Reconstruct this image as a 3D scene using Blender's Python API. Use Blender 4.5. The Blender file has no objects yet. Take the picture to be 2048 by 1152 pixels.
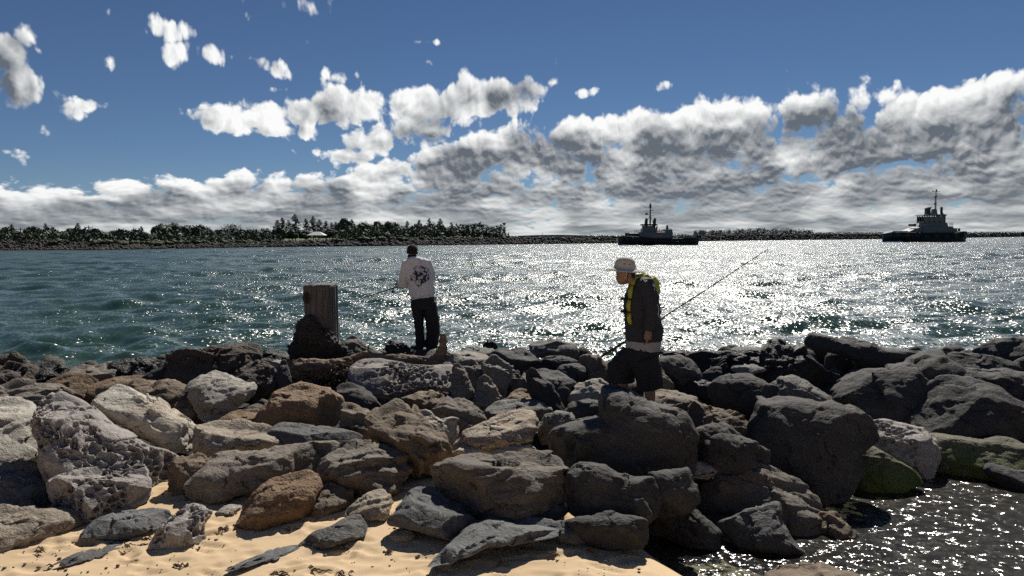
import bpy, bmesh, math, random
import numpy as np
from mathutils import Vector, Matrix, Euler

R = math.radians
sc = bpy.context.scene
col = sc.collection

# ---------------------------------------------------------------- camera
PW, PH, FPX = 2048.0, 1152.0, 1500.0        # photograph size, focal length in its pixels
CAM_Z = 2.6
HORIZON = 471.0                              # horizon row at the middle of the photograph
PITCH = math.atan((PH / 2 - HORIZON) / FPX)
ROLL = R(0.33)
cam_d = bpy.data.cameras.new('camera')
cam_d.sensor_width = 36.0
cam_d.lens = 36.0 * FPX / PW
cam_d.clip_start = 0.05
cam_d.clip_end = 30000
cam = bpy.data.objects.new('camera', cam_d)
col.objects.link(cam)
cam.matrix_world = (Matrix.Translation((0, 0, CAM_Z)) @ Matrix.Rotation(R(90) - PITCH, 4, 'X')
                    @ Matrix.Rotation(-ROLL, 4, 'Z'))
sc.camera = cam
CAMROT = cam.matrix_world.to_3x3()


def ray(px, py):
    """direction through a pixel of the photograph, scaled so that its y (distance ahead) is 1"""
    v = CAMROT @ Vector((px - PW / 2, -(py - PH / 2), -FPX))
    return v / v.y


def at(px, py, d):
    """point on the pixel's ray at distance d ahead"""
    v = ray(px, py)
    return Vector((v.x * d, d, CAM_Z + v.z * d))


def on_z(px, py, z=0.0):
    v = ray(px, py)
    d = (z - CAM_Z) / v.z
    return Vector((v.x * d, d, z))


# ---------------------------------------------------------------- render settings
sc.render.engine = 'CYCLES'
sc.view_settings.view_transform = 'Standard'
sc.view_settings.look = 'None'
sc.view_settings.gamma = 1.0
sc.view_settings.use_curve_mapping = False
sc.view_settings.exposure = 0.1
sc.cycles.use_denoising = False
sc.cycles.max_bounces = 6
sc.cycles.diffuse_bounces = 2
sc.cycles.glossy_bounces = 2
sc.cycles.transparent_max_bounces = 12
sc.cycles.sample_clamp_indirect = 4.0
sc.cycles.caustics_reflective = False
sc.cycles.caustics_refractive = False

SUN_AZ, SUN_EL = R(15.5), R(44.5)            # azimuth to the right of straight ahead


# ---------------------------------------------------------------- node helpers
class NX:
    """tiny expression builder over shader nodes"""
    def __init__(self, nt, sock):
        self.nt, self.s = nt, sock

    def _m(self, op, *a, clamp=False):
        n = self.nt.nodes.new('ShaderNodeMath')
        n.operation = op
        n.use_clamp = clamp
        for i, v in enumerate(a):
            if isinstance(v, NX):
                self.nt.links.new(v.s, n.inputs[i])
            else:
                n.inputs[i].default_value = v
        return NX(self.nt, n.outputs[0])

    def __add__(self, o): return self._m('ADD', self, o)
    def __radd__(self, o): return self._m('ADD', o, self)
    def __sub__(self, o): return self._m('SUBTRACT', self, o)
    def __rsub__(self, o): return self._m('SUBTRACT', o, self)
    def __mul__(self, o): return self._m('MULTIPLY', self, o)
    def __rmul__(self, o): return self._m('MULTIPLY', o, self)
    def __truediv__(self, o): return self._m('DIVIDE', self, o)
    def __rtruediv__(self, o): return self._m('DIVIDE', o, self)
    def pow(self, o): return self._m('POWER', self, o)
    def exp(self): return self._m('EXPONENT', self)
    def abs(self): return self._m('ABSOLUTE', self)
    def max(self, o): return self._m('MAXIMUM', self, o)
    def min(self, o): return self._m('MINIMUM', self, o)
    def sin(self): return self._m('SINE', self)
    def clamp(self): return self._m('ADD', self, 0.0, clamp=True)

    def smooth(self, a, b, lo=0.0, hi=1.0):
        n = self.nt.nodes.new('ShaderNodeMapRange')
        n.interpolation_type = 'SMOOTHSTEP'
        self.nt.links.new(self.s, n.inputs[0])
        for i, v in enumerate((a, b, lo, hi)):
            if isinstance(v, NX):
                self.nt.links.new(v.s, n.inputs[1 + i])
            else:
                n.inputs[1 + i].default_value = v
        return NX(self.nt, n.outputs[0])

    def curve(self, pts, x0, x1, y0, y1):
        """piecewise curve through pts (x, y)"""
        n = self.nt.nodes.new('ShaderNodeFloatCurve')
        c = n.mapping.curves[0]
        pts = sorted(pts)
        q = [((x - x0) / (x1 - x0), (y - y0) / (y1 - y0)) for x, y in pts]
        c.points[0].location = q[0]
        c.points[1].location = q[-1]
        for p in q[1:-1]:
            c.points.new(*p)
        n.mapping.update()
        t = (self - x0) * (1.0 / (x1 - x0))
        self.nt.links.new(t.clamp().s, n.inputs['Value'])
        return NX(self.nt, n.outputs[0]) * (y1 - y0) + y0


def vec(nt, x, y, z=0.0):
    n = nt.nodes.new('ShaderNodeCombineXYZ')
    for i, v in enumerate((x, y, z)):
        if isinstance(v, NX):
            nt.links.new(v.s, n.inputs[i])
        else:
            n.inputs[i].default_value = v
    return NX(nt, n.outputs[0])


def sep(nt, v):
    n = nt.nodes.new('ShaderNodeSeparateXYZ')
    nt.links.new(v.s, n.inputs[0])
    return [NX(nt, o) for o in n.outputs]


def noise(nt, v, scale, detail=4.0, rough=0.5, kind='FBM', dist=0.0, out='Fac', lac=2.0, dim='3D'):
    n = nt.nodes.new('ShaderNodeTexNoise')
    n.noise_dimensions = dim
    n.noise_type = kind
    n.normalize = True if kind == 'FBM' else False
    if v is not None:
        nt.links.new(v.s, n.inputs['Vector'])
    n.inputs['Scale'].default_value = scale
    n.inputs['Detail'].default_value = detail
    n.inputs['Roughness'].default_value = rough
    n.inputs['Distortion'].default_value = dist
    n.inputs['Lacunarity'].default_value = lac
    return NX(nt, n.outputs[out])


def voro(nt, v, scale, feature='F1', out='Distance', detail=0.0, rand=1.0, smooth=0.5, rough=0.5, dim='3D'):
    n = nt.nodes.new('ShaderNodeTexVoronoi')
    n.voronoi_dimensions = dim
    n.feature = feature
    if v is not None:
        nt.links.new(v.s, n.inputs['Vector'])
    n.inputs['Scale'].default_value = scale
    n.inputs['Randomness'].default_value = rand
    if 'Detail' in n.inputs:
        n.inputs['Detail'].default_value = detail
        n.inputs['Roughness'].default_value = rough
    if feature == 'SMOOTH_F1':
        n.inputs['Smoothness'].default_value = smooth
    return NX(nt, n.outputs[out])


def mixc(nt, f, a, b, mode='MIX'):
    n = nt.nodes.new('ShaderNodeMix')
    n.data_type = 'RGBA'
    n.blend_type = mode
    for i, v in ((0, f), (6, a), (7, b)):
        if isinstance(v, NX):
            nt.links.new(v.s, n.inputs[i])
        elif i == 0:
            n.inputs[0].default_value = v
        else:
            n.inputs[i].default_value = (*v, 1.0)
    return NX(nt, n.outputs[2])


# ---------------------------------------------------------------- world: clear sky and cloud layer
world = bpy.data.worlds.new('World')
sc.world = world
world.use_nodes = True
SKY_STRENGTH = 0.05


def cloud_group(fine):
    """cloud density for a direction given as azimuth and elevation in degrees; V is extra cloud cover.
    fine: with all its billows, else only the broad masses"""
    g = bpy.data.node_groups.new('cloud_density', 'ShaderNodeTree')
    for n in 'AEV':
        g.interface.new_socket(n, in_out='INPUT', socket_type='NodeSocketFloat')
    g.interface.new_socket('D', in_out='OUTPUT', socket_type='NodeSocketFloat')
    gi = g.nodes.new('NodeGroupInput')
    go = g.nodes.new('NodeGroupOutput')
    A, E, V = (NX(g, gi.outputs[i]) for i in range(3))
    Ep = E.max(0.0) + 1.3
    # clouds get smaller and flatter towards the horizon
    yy = Ep._m('LOGARITHM', Ep, math.e) * 2.3
    xx = A * 0.27
    warp = noise(g, vec(g, xx, yy), 1.1, 2, 0.55, out='Color', dim='2D')
    wx, wy, wz = sep(g, warp)
    q = vec(g, xx + wx * 0.35, yy + xx * 0.06 + wy * 0.30)
    if not fine:
        q = vec(g, xx * 0.8 + wx * 0.45, yy * 1.25 + xx * 0.1 + wy * 0.35)
    big = noise(g, q, 0.85, 8 if fine else 2.6, 0.565, dim='2D')
    top = A.curve([(-180, 2.0), (-75, 2.5), (-50, 4.0), (-40, 4.2), (-34, 3.7), (-29, 4.3), (-24, 4.7), (-18, 4.9), (-13, 5.4),
                   (-8, 6.6), (-3, 8.2), (2, 9.0), (7, 9.6), (12, 10.0), (17, 10.0), (22, 10.2), (26, 10.2), (30, 9.9),
                   (34, 10.2), (45, 9.5), (60, 7.0), (90, 3.5), (180, 2.0)], -180, 180, 0, 20)
    cov = (top - E).smooth(-1.0, 1.4) * 0.88 - E.smooth(0.5, 5.0, 0.05, 0.0)
    d = cov.max(V) + (big - 0.5) * (1.35 if fine else 2.4) - 0.26
    if fine:
        puff = voro(g, q, 1.7, 'F1', detail=3.0, rough=0.52, dim='2D')
        d = d + (0.42 - puff) * E.smooth(0.5, 5.0, 0.40, 0.70)
    g.links.new(d.s, go.inputs[0])
    return g


CLOUD_BLOBS = [
    # px, py, half width, half height (pixels), amount, slope
    (20, 175, 75, 85, 0.75, 0), (105, 195, 60, 25, 0.5, -20), (170, 210, 40, 14, 0.5, 0),
    (338, 62, 55, 26, 0.55, 0), (375, 108, 68, 28, 0.6, 5), (225, 128, 48, 22, 0.42, 0),
    (540, 132, 85, 24, 0.56, -12), (605, 82, 42, 14, 0.46, 0), (632, 12, 62, 24, 0.52, -5),
    (690, 152, 50, 18, 0.5, -12), (535, 182, 50, 14, 0.5, 5), (850, 85, 34, 8, 0.42, 0),
    (858, 127, 16, 12, 0.45, 0), (866, 160, 26, 10, 0.42, 0), (1325, 174, 30, 12, 0.5, 5),
    (440, 236, 95, 30, 0.68, 0), (560, 228, 130, 36, 0.82, 2), (700, 218, 150, 44, 0.84, 4), (860, 208, 150, 50, 0.86, 6),
    (1010, 196, 120, 38, 0.84, 8), (1150, 190, 60, 16, 0.62, 8), (580, 262, 90, 20, 0.7, 0), (655, 272, 45, 14, 0.55, 12),
    (820, 265, 160, 50, 0.80, 10), (700, 312, 70, 26, 0.62, 0),
]


def build_world():
    nt = world.node_tree
    nt.nodes.clear()
    out = nt.nodes.new('ShaderNodeOutputWorld')
    bg = nt.nodes.new('ShaderNodeBackground')
    bg.inputs['Strength'].default_value = 1.0
    nt.links.new(bg.outputs[0], out.inputs[0])
    sky = nt.nodes.new('ShaderNodeTexSky')
    sky.sky_type = 'NISHITA'
    sky.sun_disc = False
    sky.sun_elevation = SUN_EL
    sky.sun_rotation = SUN_AZ
    sky.altitude = 0
    sky.air_density = 0.72
    sky.dust_density = 0.0
    sky.ozone_density = 4.0
    tc = nt.nodes.new('ShaderNodeTexCoord')
    x, y, z = sep(nt, NX(nt, tc.outputs['Generated']))
    A = x._m('ARCTAN2', x, y) * (180 / math.pi)
    E = z._m('ARCSINE', z) * (180 / math.pi)
    AE = vec(nt, A, E)
    # scattered small cloud on the other sides of the sky
    sca = noise(nt, vec(nt, A * 0.05, E * 0.09), 1.0, 1, 0.5, dim='2D')
    V = sca.smooth(0.60, 0.74, 0.0, 0.42) * A.abs().smooth(36.0, 46.0)
    for px, py, sx, sy, amp, rot in CLOUD_BLOBS:
        v = ray(px, py)
        a = math.degrees(math.atan2(v.x, v.y))
        e = math.degrees(math.atan2(v.z, math.hypot(v.x, v.y)))
        m = nt.nodes.new('ShaderNodeMapping')
        m.vector_type = 'TEXTURE'
        m.inputs['Location'].default_value = (a, e, 0)
        m.inputs['Rotation'].default_value = (0, 0, R(rot))
        m.inputs['Scale'].default_value = (sx / 27.0, sy / 27.0, 1)
        nt.links.new(AE.s, m.inputs[0])
        ln = nt.nodes.new('ShaderNodeVectorMath')
        ln.operation = 'LENGTH'
        nt.links.new(m.outputs[0], ln.inputs[0])
        V = V.max(NX(nt, ln.outputs['Value']).smooth(0.2, 1.7, amp + 0.08, 0.0))
    full, broad = cloud_group(True), cloud_group(False)

    def dens(grp, a, e, vv=1.0):
        n = nt.nodes.new('ShaderNodeGroup')
        n.node_tree = grp
        nt.links.new(a.s, n.inputs[0])
        nt.links.new(e.s, n.inputs[1])
        nt.links.new((V * vv).s, n.inputs[2])
        return NX(nt, n.outputs[0])

    # how much cloud lies on the way to the sun (up and a little to its side) shades this bit of cloud
    side = (math.degrees(SUN_AZ) - A) * 0.02
    k = E.smooth(0.0, 9.0, 0.3, 1.0)
    d0 = dens(full, A, E)
    d1 = dens(full, A + side * k * 0.6, E + k * 0.42)
    s1 = dens(broad, A + side * k, E + k * 0.8, 0.7)
    s2 = dens(broad, A + side * k * 2.0, E + k * 2.0, 0.45)
    alpha = d0.smooth(-0.06, 0.22)
    relief = (d0 - d1) * 0.85
    body = (s1.max(0.0) * 0.55 + s2.max(0.0) * 0.45).smooth(-0.05, 0.75, 1.0, 0.0)
    lit = (body * 0.85 + relief + E.smooth(0.0, 7.0, 0.16, 0.04) + d0.smooth(0.0, 0.28, 0.22, 0.0)).clamp()
    cl = mixc(nt, lit, CLOUD_DARK, CLOUD_LIT)
    skyc = mixc(nt, 1.0, NX(nt, sky.outputs[0]), (SKY_STRENGTH * 0.72, SKY_STRENGTH * 0.80, SKY_STRENGTH * 0.89), 'MULTIPLY')
    # air in front of the farthest cloud rows
    cl = mixc(nt, E.smooth(0.0, 4.0, 0.35, 0.0), cl, (0.34, 0.37, 0.38))
    colr = mixc(nt, alpha * E.smooth(-0.5, 0.3), skyc, cl)
    nt.links.new(colr.s, bg.inputs['Color'])


CLOUD_LIT = (0.90, 0.91, 0.90)
CLOUD_DARK = (0.12, 0.14, 0.17)
build_world()
world.cycles.sampling_method = 'MANUAL'
world.cycles.sample_map_resolution = 512

# ---------------------------------------------------------------- sun
sun_d = bpy.data.lights.new('sun', 'SUN')
sun_d.energy = 5.0
sun_d.angle = R(0.53)
sun_d.color = (1.0, 0.95, 0.87)
sun = bpy.data.objects.new('sun', sun_d)
col.objects.link(sun)
SUNV = Vector((math.sin(SUN_AZ) * math.cos(SUN_EL), math.cos(SUN_AZ) * math.cos(SUN_EL), math.sin(SUN_EL)))
sun.rotation_euler = SUNV.to_track_quat('Z', 'Y').to_euler()
sun.location = SUNV * 50

# ---------------------------------------------------------------- numpy noise
def _hash(ix, iy, iz, seed):
    h = (ix.astype(np.int64) * 374761393 + iy.astype(np.int64) * 668265263 + iz.astype(np.int64) * 2147483647
         + seed * 974711) & 0xFFFFFFFF
    h = ((h ^ (h >> 13)) * 1274126177) & 0xFFFFFFFF
    h = ((h ^ (h >> 16)) * 2246822519) & 0xFFFFFFFF
    return (h ^ (h >> 15)) & 0xFFFFFFFF


def vnoise(p, seed=0):
    """value noise in -1..1 at points p (n, 3)"""
    i = np.floor(p).astype(np.int64)
    f = p - i
    f = f * f * f * (f * (f * 6 - 15) + 10)
    out = 0.0
    for dx in (0, 1):
        wx = f[:, 0] if dx else 1 - f[:, 0]
        for dy in (0, 1):
            wy = f[:, 1] if dy else 1 - f[:, 1]
            for dz in (0, 1):
                wz = f[:, 2] if dz else 1 - f[:, 2]
                h = _hash(i[:, 0] + dx, i[:, 1] + dy, i[:, 2] + dz, seed) / 4294967295.0
                out = out + wx * wy * wz * h
    return out * 2 - 1


def fbm(p, octaves=4, seed=0, gain=0.5):
    a, s, t = 1.0, 0.0, 0.0
    q = np.array(p, dtype=float)
    for o in range(octaves):
        s = s + a * vnoise(q, seed + o * 17)
        t += a
        a *= gain
        q = q * 2.03 + 11.7
    return s / t


def vor2(p, seed=0):
    """distances to the nearest and second nearest cell point (n, 3)"""
    i = np.floor(p).astype(np.int64)
    d1 = np.full(len(p), 9.0)
    d2 = np.full(len(p), 9.0)
    for dx in (-1, 0, 1):
        for dy in (-1, 0, 1):
            for dz in (-1, 0, 1):
                c = i + np.array((dx, dy, dz))
                j = np.stack([_hash(c[:, 0], c[:, 1], c[:, 2], seed + k) / 4294967295.0 for k in (1, 2, 3)], 1)
                d = np.linalg.norm(c + 0.1 + 0.8 * j - p, axis=1)
                m = d < d1
                d2 = np.where(m, d1, np.minimum(d2, d))
                d1 = np.where(m, d, d1)
    return d1, d2


def vor_cell(p, seed=0):
    """nearest cell: distances to nearest and second, offset from its point, its random vector"""
    i = np.floor(p).astype(np.int64)
    n = len(p)
    d1, d2 = np.full(n, 9.0), np.full(n, 9.0)
    off, rv = np.zeros((n, 3)), np.zeros((n, 3))
    for dx in (-1, 0, 1):
        for dy in (-1, 0, 1):
            for dz in (-1, 0, 1):
                c = i + np.array((dx, dy, dz))
                j = np.stack([_hash(c[:, 0], c[:, 1], c[:, 2], seed + k) / 4294967295.0 for k in (1, 2, 3)], 1)
                e = p - (c + 0.1 + 0.8 * j)
                d = np.sqrt((e * e).sum(1))
                m = d < d1
                d2 = np.where(m, d1, np.minimum(d2, d))
                d1 = np.where(m, d, d1)
                off[m] = e[m]
                rv[m] = (j[m][:, [1, 2, 0]] - 0.5) * 2
    return d1, d2, off, rv


# ---------------------------------------------------------------- mesh helpers
def mesh_obj(name, verts, faces, mat=None, parent=None, loc=(0, 0, 0), smooth=True):
    me = bpy.data.meshes.new(name)
    verts = np.asarray(verts, dtype=np.float32)
    if isinstance(faces, np.ndarray):
        n, k = faces.shape
        me.vertices.add(len(verts))
        me.vertices.foreach_set('co', verts.ravel())
        me.loops.add(n * k)
        me.loops.foreach_set('vertex_index', faces.astype(np.int32).ravel())
        me.polygons.add(n)
        me.polygons.foreach_set('loop_start', np.arange(0, n * k, k, dtype=np.int32))
        me.update(calc_edges=True)
    else:
        me.from_pydata([tuple(v) for v in verts.tolist()], [], faces)
    if smooth:
        me.polygons.foreach_set('use_smooth', np.ones(len(me.polygons), dtype=bool))
    me.validate()
    o = bpy.data.objects.new(name, me)
    if mat is not None:
        me.materials.append(mat)
    o.location = loc
    if parent is not None:
        o.parent = parent
    col.objects.link(o)
    return o


def tag(o, label=None, cat=None, group=None, kind=None):
    for k, v in (('label', label), ('category', cat), ('group', group), ('kind', kind)):
        if v:
            o[k] = v
    return o


def empty(name, loc=(0, 0, 0), rz=0.0):
    o = bpy.data.objects.new(name, None)
    o.empty_display_size = 0.2
    o.location = loc
    o.rotation_euler = (0, 0, rz)
    col.objects.link(o)
    return o


_ICO = {}


def ico(n):
    if n not in _ICO:
        bm = bmesh.new()
        bmesh.ops.create_icosphere(bm, subdivisions=n, radius=1.0)
        v = np.array([x.co[:] for x in bm.verts])
        bm.faces.ensure_lookup_table()
        f = np.array([[q.index for q in x.verts] for x in bm.faces])
        bm.free()
        _ICO[n] = (v, f)
    return _ICO[n]


def grid_faces(nr, nc):
    i = np.arange(nr - 1)[:, None] * nc + np.arange(nc - 1)[None, :]
    return np.stack([i, i + 1, i + nc + 1, i + nc], -1).reshape(-1, 4)


class MB:
    """collects simple shapes into one mesh"""
    def __init__(self):
        self.v, self.f = [], []

    def add(self, verts, faces):
        b = len(self.v)
        self.v += [tuple(map(float, x)) for x in verts]
        self.f += [tuple(int(i) + b for i in q) for q in faces]
        return self

    def box(self, c, s, rot=None, taper=1.0):
        c = Vector(c)
        vs = []
        for z in (-1, 1):
            t = taper if z > 0 else 1.0
            for x, y in ((-1, -1), (1, -1), (1, 1), (-1, 1)):
                p = Vector((x * s[0] / 2 * t, y * s[1] / 2 * t, z * s[2] / 2))
                vs.append(c + (rot @ p if rot else p))
        return self.add(vs, [(3, 2, 1, 0), (4, 5, 6, 7), (0, 1, 5, 4), (1, 2, 6, 5), (2, 3, 7, 6), (3, 0, 4, 7)])

    def tube(self, pts, rad, n=8, cap=True):
        pts = [Vector(p) for p in pts]
        if not isinstance(rad, (list, tuple)):
            rad = [rad] * len(pts)
        rings = []
        prev = None
        for i, p in enumerate(pts):
            t = (pts[min(i + 1, len(pts) - 1)] - pts[max(i - 1, 0)]).normalized()
            a = prev if prev is not None else (Vector((0, 0, 1)) if abs(t.z) < 0.9 else Vector((1, 0, 0)))
            u = (a - t * a.dot(t)).normalized()
            w = t.cross(u)
            prev = u
            r = rad[i]
            r = r if isinstance(r, tuple) else (r, r)
            rings.append([p + u * math.cos(2 * math.pi * k / n) * r[0] + w * math.sin(2 * math.pi * k / n) * r[1]
                          for k in range(n)])
        b = []
        for r in rings:
            b += r
        fs = []
        for i in range(len(rings) - 1):
            for k in range(n):
                k2 = (k + 1) % n
                fs.append((i * n + k, i * n + k2, (i + 1) * n + k2, (i + 1) * n + k))
        if cap:
            fs.append(tuple(range(n - 1, -1, -1)))
            fs.append(tuple((len(rings) - 1) * n + k for k in range(n)))
        return self.add(b, fs)

    def ball(self, c, r, n=2):
        v, f = ico(n)
        r = np.array(r if isinstance(r, (list, tuple)) else (r, r, r))
        return self.add(v * r + np.array(c), f)

    def prism(self, poly, y0, y1):
        """x/z outline pushed from y0 to y1"""
        n = len(poly)
        vs = [(x, y0, z) for x, z in poly] + [(x, y1, z) for x, z in poly]
        fs = [tuple(range(n)), tuple(range(2 * n - 1, n - 1, -1))]
        fs += [(i, i + n, (i + 1) % n + n, (i + 1) % n) for i in range(n)]
        return self.add(vs, fs)

    def build(self, name, mat, parent=None, loc=(0, 0, 0), smooth=False, bevel=0.0):
        o = mesh_obj(name, self.v, self.f, mat, parent, loc, smooth)
        if bevel:
            b = o.modifiers.new('bevel', 'BEVEL')
            b.width = bevel
            b.segments = 2
            b.limit_method = 'ANGLE'
        return o


# ---------------------------------------------------------------- materials
def principled(name):
    m = bpy.data.materials.new(name)
    m.use_nodes = True
    nt = m.node_tree
    b = next(n for n in nt.nodes if n.type == 'BSDF_PRINCIPLED')
    return m, nt, b


def bump(nt, h, strength, distance, prev=None):
    n = nt.nodes.new('ShaderNodeBump')
    n.inputs['Strength'].default_value = strength
    n.inputs['Distance'].default_value = distance
    nt.links.new(h.s, n.inputs['Height'])
    if prev is not None:
        nt.links.new(prev, n.inputs['Normal'])
    return n.outputs[0]


def obj_coord(nt, which='Object'):
    n = nt.nodes.new('ShaderNodeTexCoord')
    return NX(nt, n.outputs[which])


def plain(name, c, rough=0.6, metal=0.0, var=0.15, scale=6.0, bmp=0.0):
    m, nt, b = principled(name)
    p = obj_coord(nt)
    f = noise(nt, p, scale, 4, 0.6)
    c0 = tuple(x * (1 - var) for x in c)
    c1 = tuple(min(1, x * (1 + var)) for x in c)
    nt.links.new(mixc(nt, f.smooth(0.3, 0.7), c0, c1).s, b.inputs['Base Color'])
    b.inputs['Roughness'].default_value = rough
    b.inputs['Metallic'].default_value = metal
    if bmp:
        nt.links.new(bump(nt, f, 0.6, bmp), b.inputs['Normal'])
    return m


def rock_mat(name, ca, cb, cc, rough=0.8, strata=0.0, spec=0.4, speck=0.35, moss=None, pits=0.0):
    """stone: two mineral tones in broad patches, a stain tone, bedding lines, fine grain"""
    m, nt, b = principled(name)
    p = obj_coord(nt)
    oi = nt.nodes.new('ShaderNodeObjectInfo')
    rnd = NX(nt, oi.outputs['Random'])
    add = nt.nodes.new('ShaderNodeVectorMath')
    add.operation = 'ADD'
    nt.links.new(p.s, add.inputs[0])
    nt.links.new(vec(nt, rnd * 37.0, rnd * 91.0, rnd * 13.0).s, add.inputs[1])
    q = NX(nt, add.outputs[0])
    n1 = noise(nt, q, 1.7, 5, 0.62)
    n2 = noise(nt, q, 7.0, 6, 0.68)
    n3 = noise(nt, q, 34.0, 4, 0.7)
    c = mixc(nt, n1.smooth(0.36, 0.66), ca, cb)
    c = mixc(nt, n2.smooth(0.54, 0.72) * 0.75, c, cc)
    n0 = noise(nt, q, 0.95, 3, 0.6)
    c = mixc(nt, n0.smooth(0.52, 0.66) * 0.55, c, (ca[0] * 0.80, ca[1] * 0.66, ca[2] * 0.50))
    c = mixc(nt, n0.smooth(0.46, 0.34) * 0.35, c, tuple(min(1, x * 1.45) for x in cb))
    c = mixc(nt, n3.smooth(0.35, 0.75, 0.0, speck), c, tuple(x * 0.35 for x in ca))
    wr = noise(nt, q, 15.0, 4, 0.6, dist=0.8)
    wr = ((wr - 0.5).abs() * 2.0).smooth(0.0, 0.30)
    h = n2 * 0.7 + n3 * 0.35 + wr * 0.28
    c = mixc(nt, wr.smooth(0.0, 0.6, 0.4, 0.0), c, tuple(x * 0.4 for x in ca))
    if strata:
        x, y, z = sep(nt, q)
        t = z * 0.82 + x * 0.33 + y * 0.3 + n1 * 0.22 + n2 * 0.05
        lay = noise(nt, vec(nt, t * 13.0, x * 0.5, y * 0.5), 1.0, 4, 0.75)
        c = mixc(nt, lay.smooth(0.35, 0.65) * 0.55, c, tuple(v * 0.5 for v in ca))
        h = h + lay * strata * 1.6
    if pits:
        v = voro(nt, q, 26.0, 'F1')
        h = h + v.smooth(0.1, 0.5) * pits
    # a few wandering cracks
    wq = nt.nodes.new('ShaderNodeVectorMath')
    wq.operation = 'ADD'
    nt.links.new(q.s, wq.inputs[0])
    nt.links.new(vec(nt, n1 * 0.9, n2 * 0.25, n1 * -0.7).s, wq.inputs[1])
    ed = voro(nt, NX(nt, wq.outputs[0]), 1.35, 'DISTANCE_TO_EDGE')
    crack = ed.smooth(0.003, 0.014, 1.0, 0.0) * n2.smooth(0.50, 0.60)
    c = mixc(nt, crack * 0.8, c, tuple(x * 0.15 for x in ca))
    h = h - crack * 1.2
    val = rnd * 0.5 + 0.75
    c = mixc(nt, 1.0, c, vec(nt, val, val, val), 'MULTIPLY')
    if moss:
        gm = nt.nodes.new('ShaderNodeNewGeometry')
        xx, yy, zz = sep(nt, NX(nt, gm.outputs['Position']))
        mk = (zz + n2 * 0.35).smooth(0.62, 0.30) * n2.smooth(0.32, 0.5)
        c = mixc(nt, mk, c, moss)
    nt.links.new(c.s, b.inputs['Base Color'])
    b.inputs['Roughness'].default_value = rough
    b.inputs['Specular IOR Level'].default_value = spec
    nt.links.new(bump(nt, h, 0.8, 0.020), b.inputs['Normal'])
    return m


# ---------------------------------------------------------------- sand, rubble bed, water
def pile_z(y):
    return 0.075 * y - 0.15


def pile_d(px, py):
    """distance ahead at which the pixel's ray meets the sloping foot plane of the rock pile"""
    v = ray(px, py)
    return (CAM_Z + 0.15) / (0.075 - v.z)


def water_d(px, py):
    v = ray(px, py)
    return -CAM_Z / v.z


def shore_x(y):
    return np.where(y > 6.35, 0.93, np.where(y > 5.6, 0.93 + (6.35 - y) * 0.42, 1.245 + (5.6 - y) * 0.55 + np.maximum(-y, 0) * 6))


def sand_z(x, y):
    zp = np.where(y > 4.6, 0.075 * y - 0.15, 0.195 + (4.6 - y) * 0.17)
    zp = np.where(y < 0, 0.977 + np.minimum(-y * 0.12, 3.2), zp)  # unseen beach rise behind the camera, added to block low sky light
    zp = np.where(y > 9.5, zp - (y - 9.5) * 0.35, zp)
    zp = zp - np.clip((y - bed_front(x)) / 0.5, 0, 1) * 0.55
    s = shore_x(y) - x
    z = np.where(s > 0, np.where(y > 4.6, np.minimum(zp, 0.55), zp) * (1 - np.exp(-np.maximum(s, 0) / 0.30)), np.maximum(s * 0.11, -0.9))
    return z


def axis(parts):
    out = []
    for a, b, st in parts:
        out += list(np.arange(a, b, st))
    return np.array(out + [parts[-1][1]])


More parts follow.
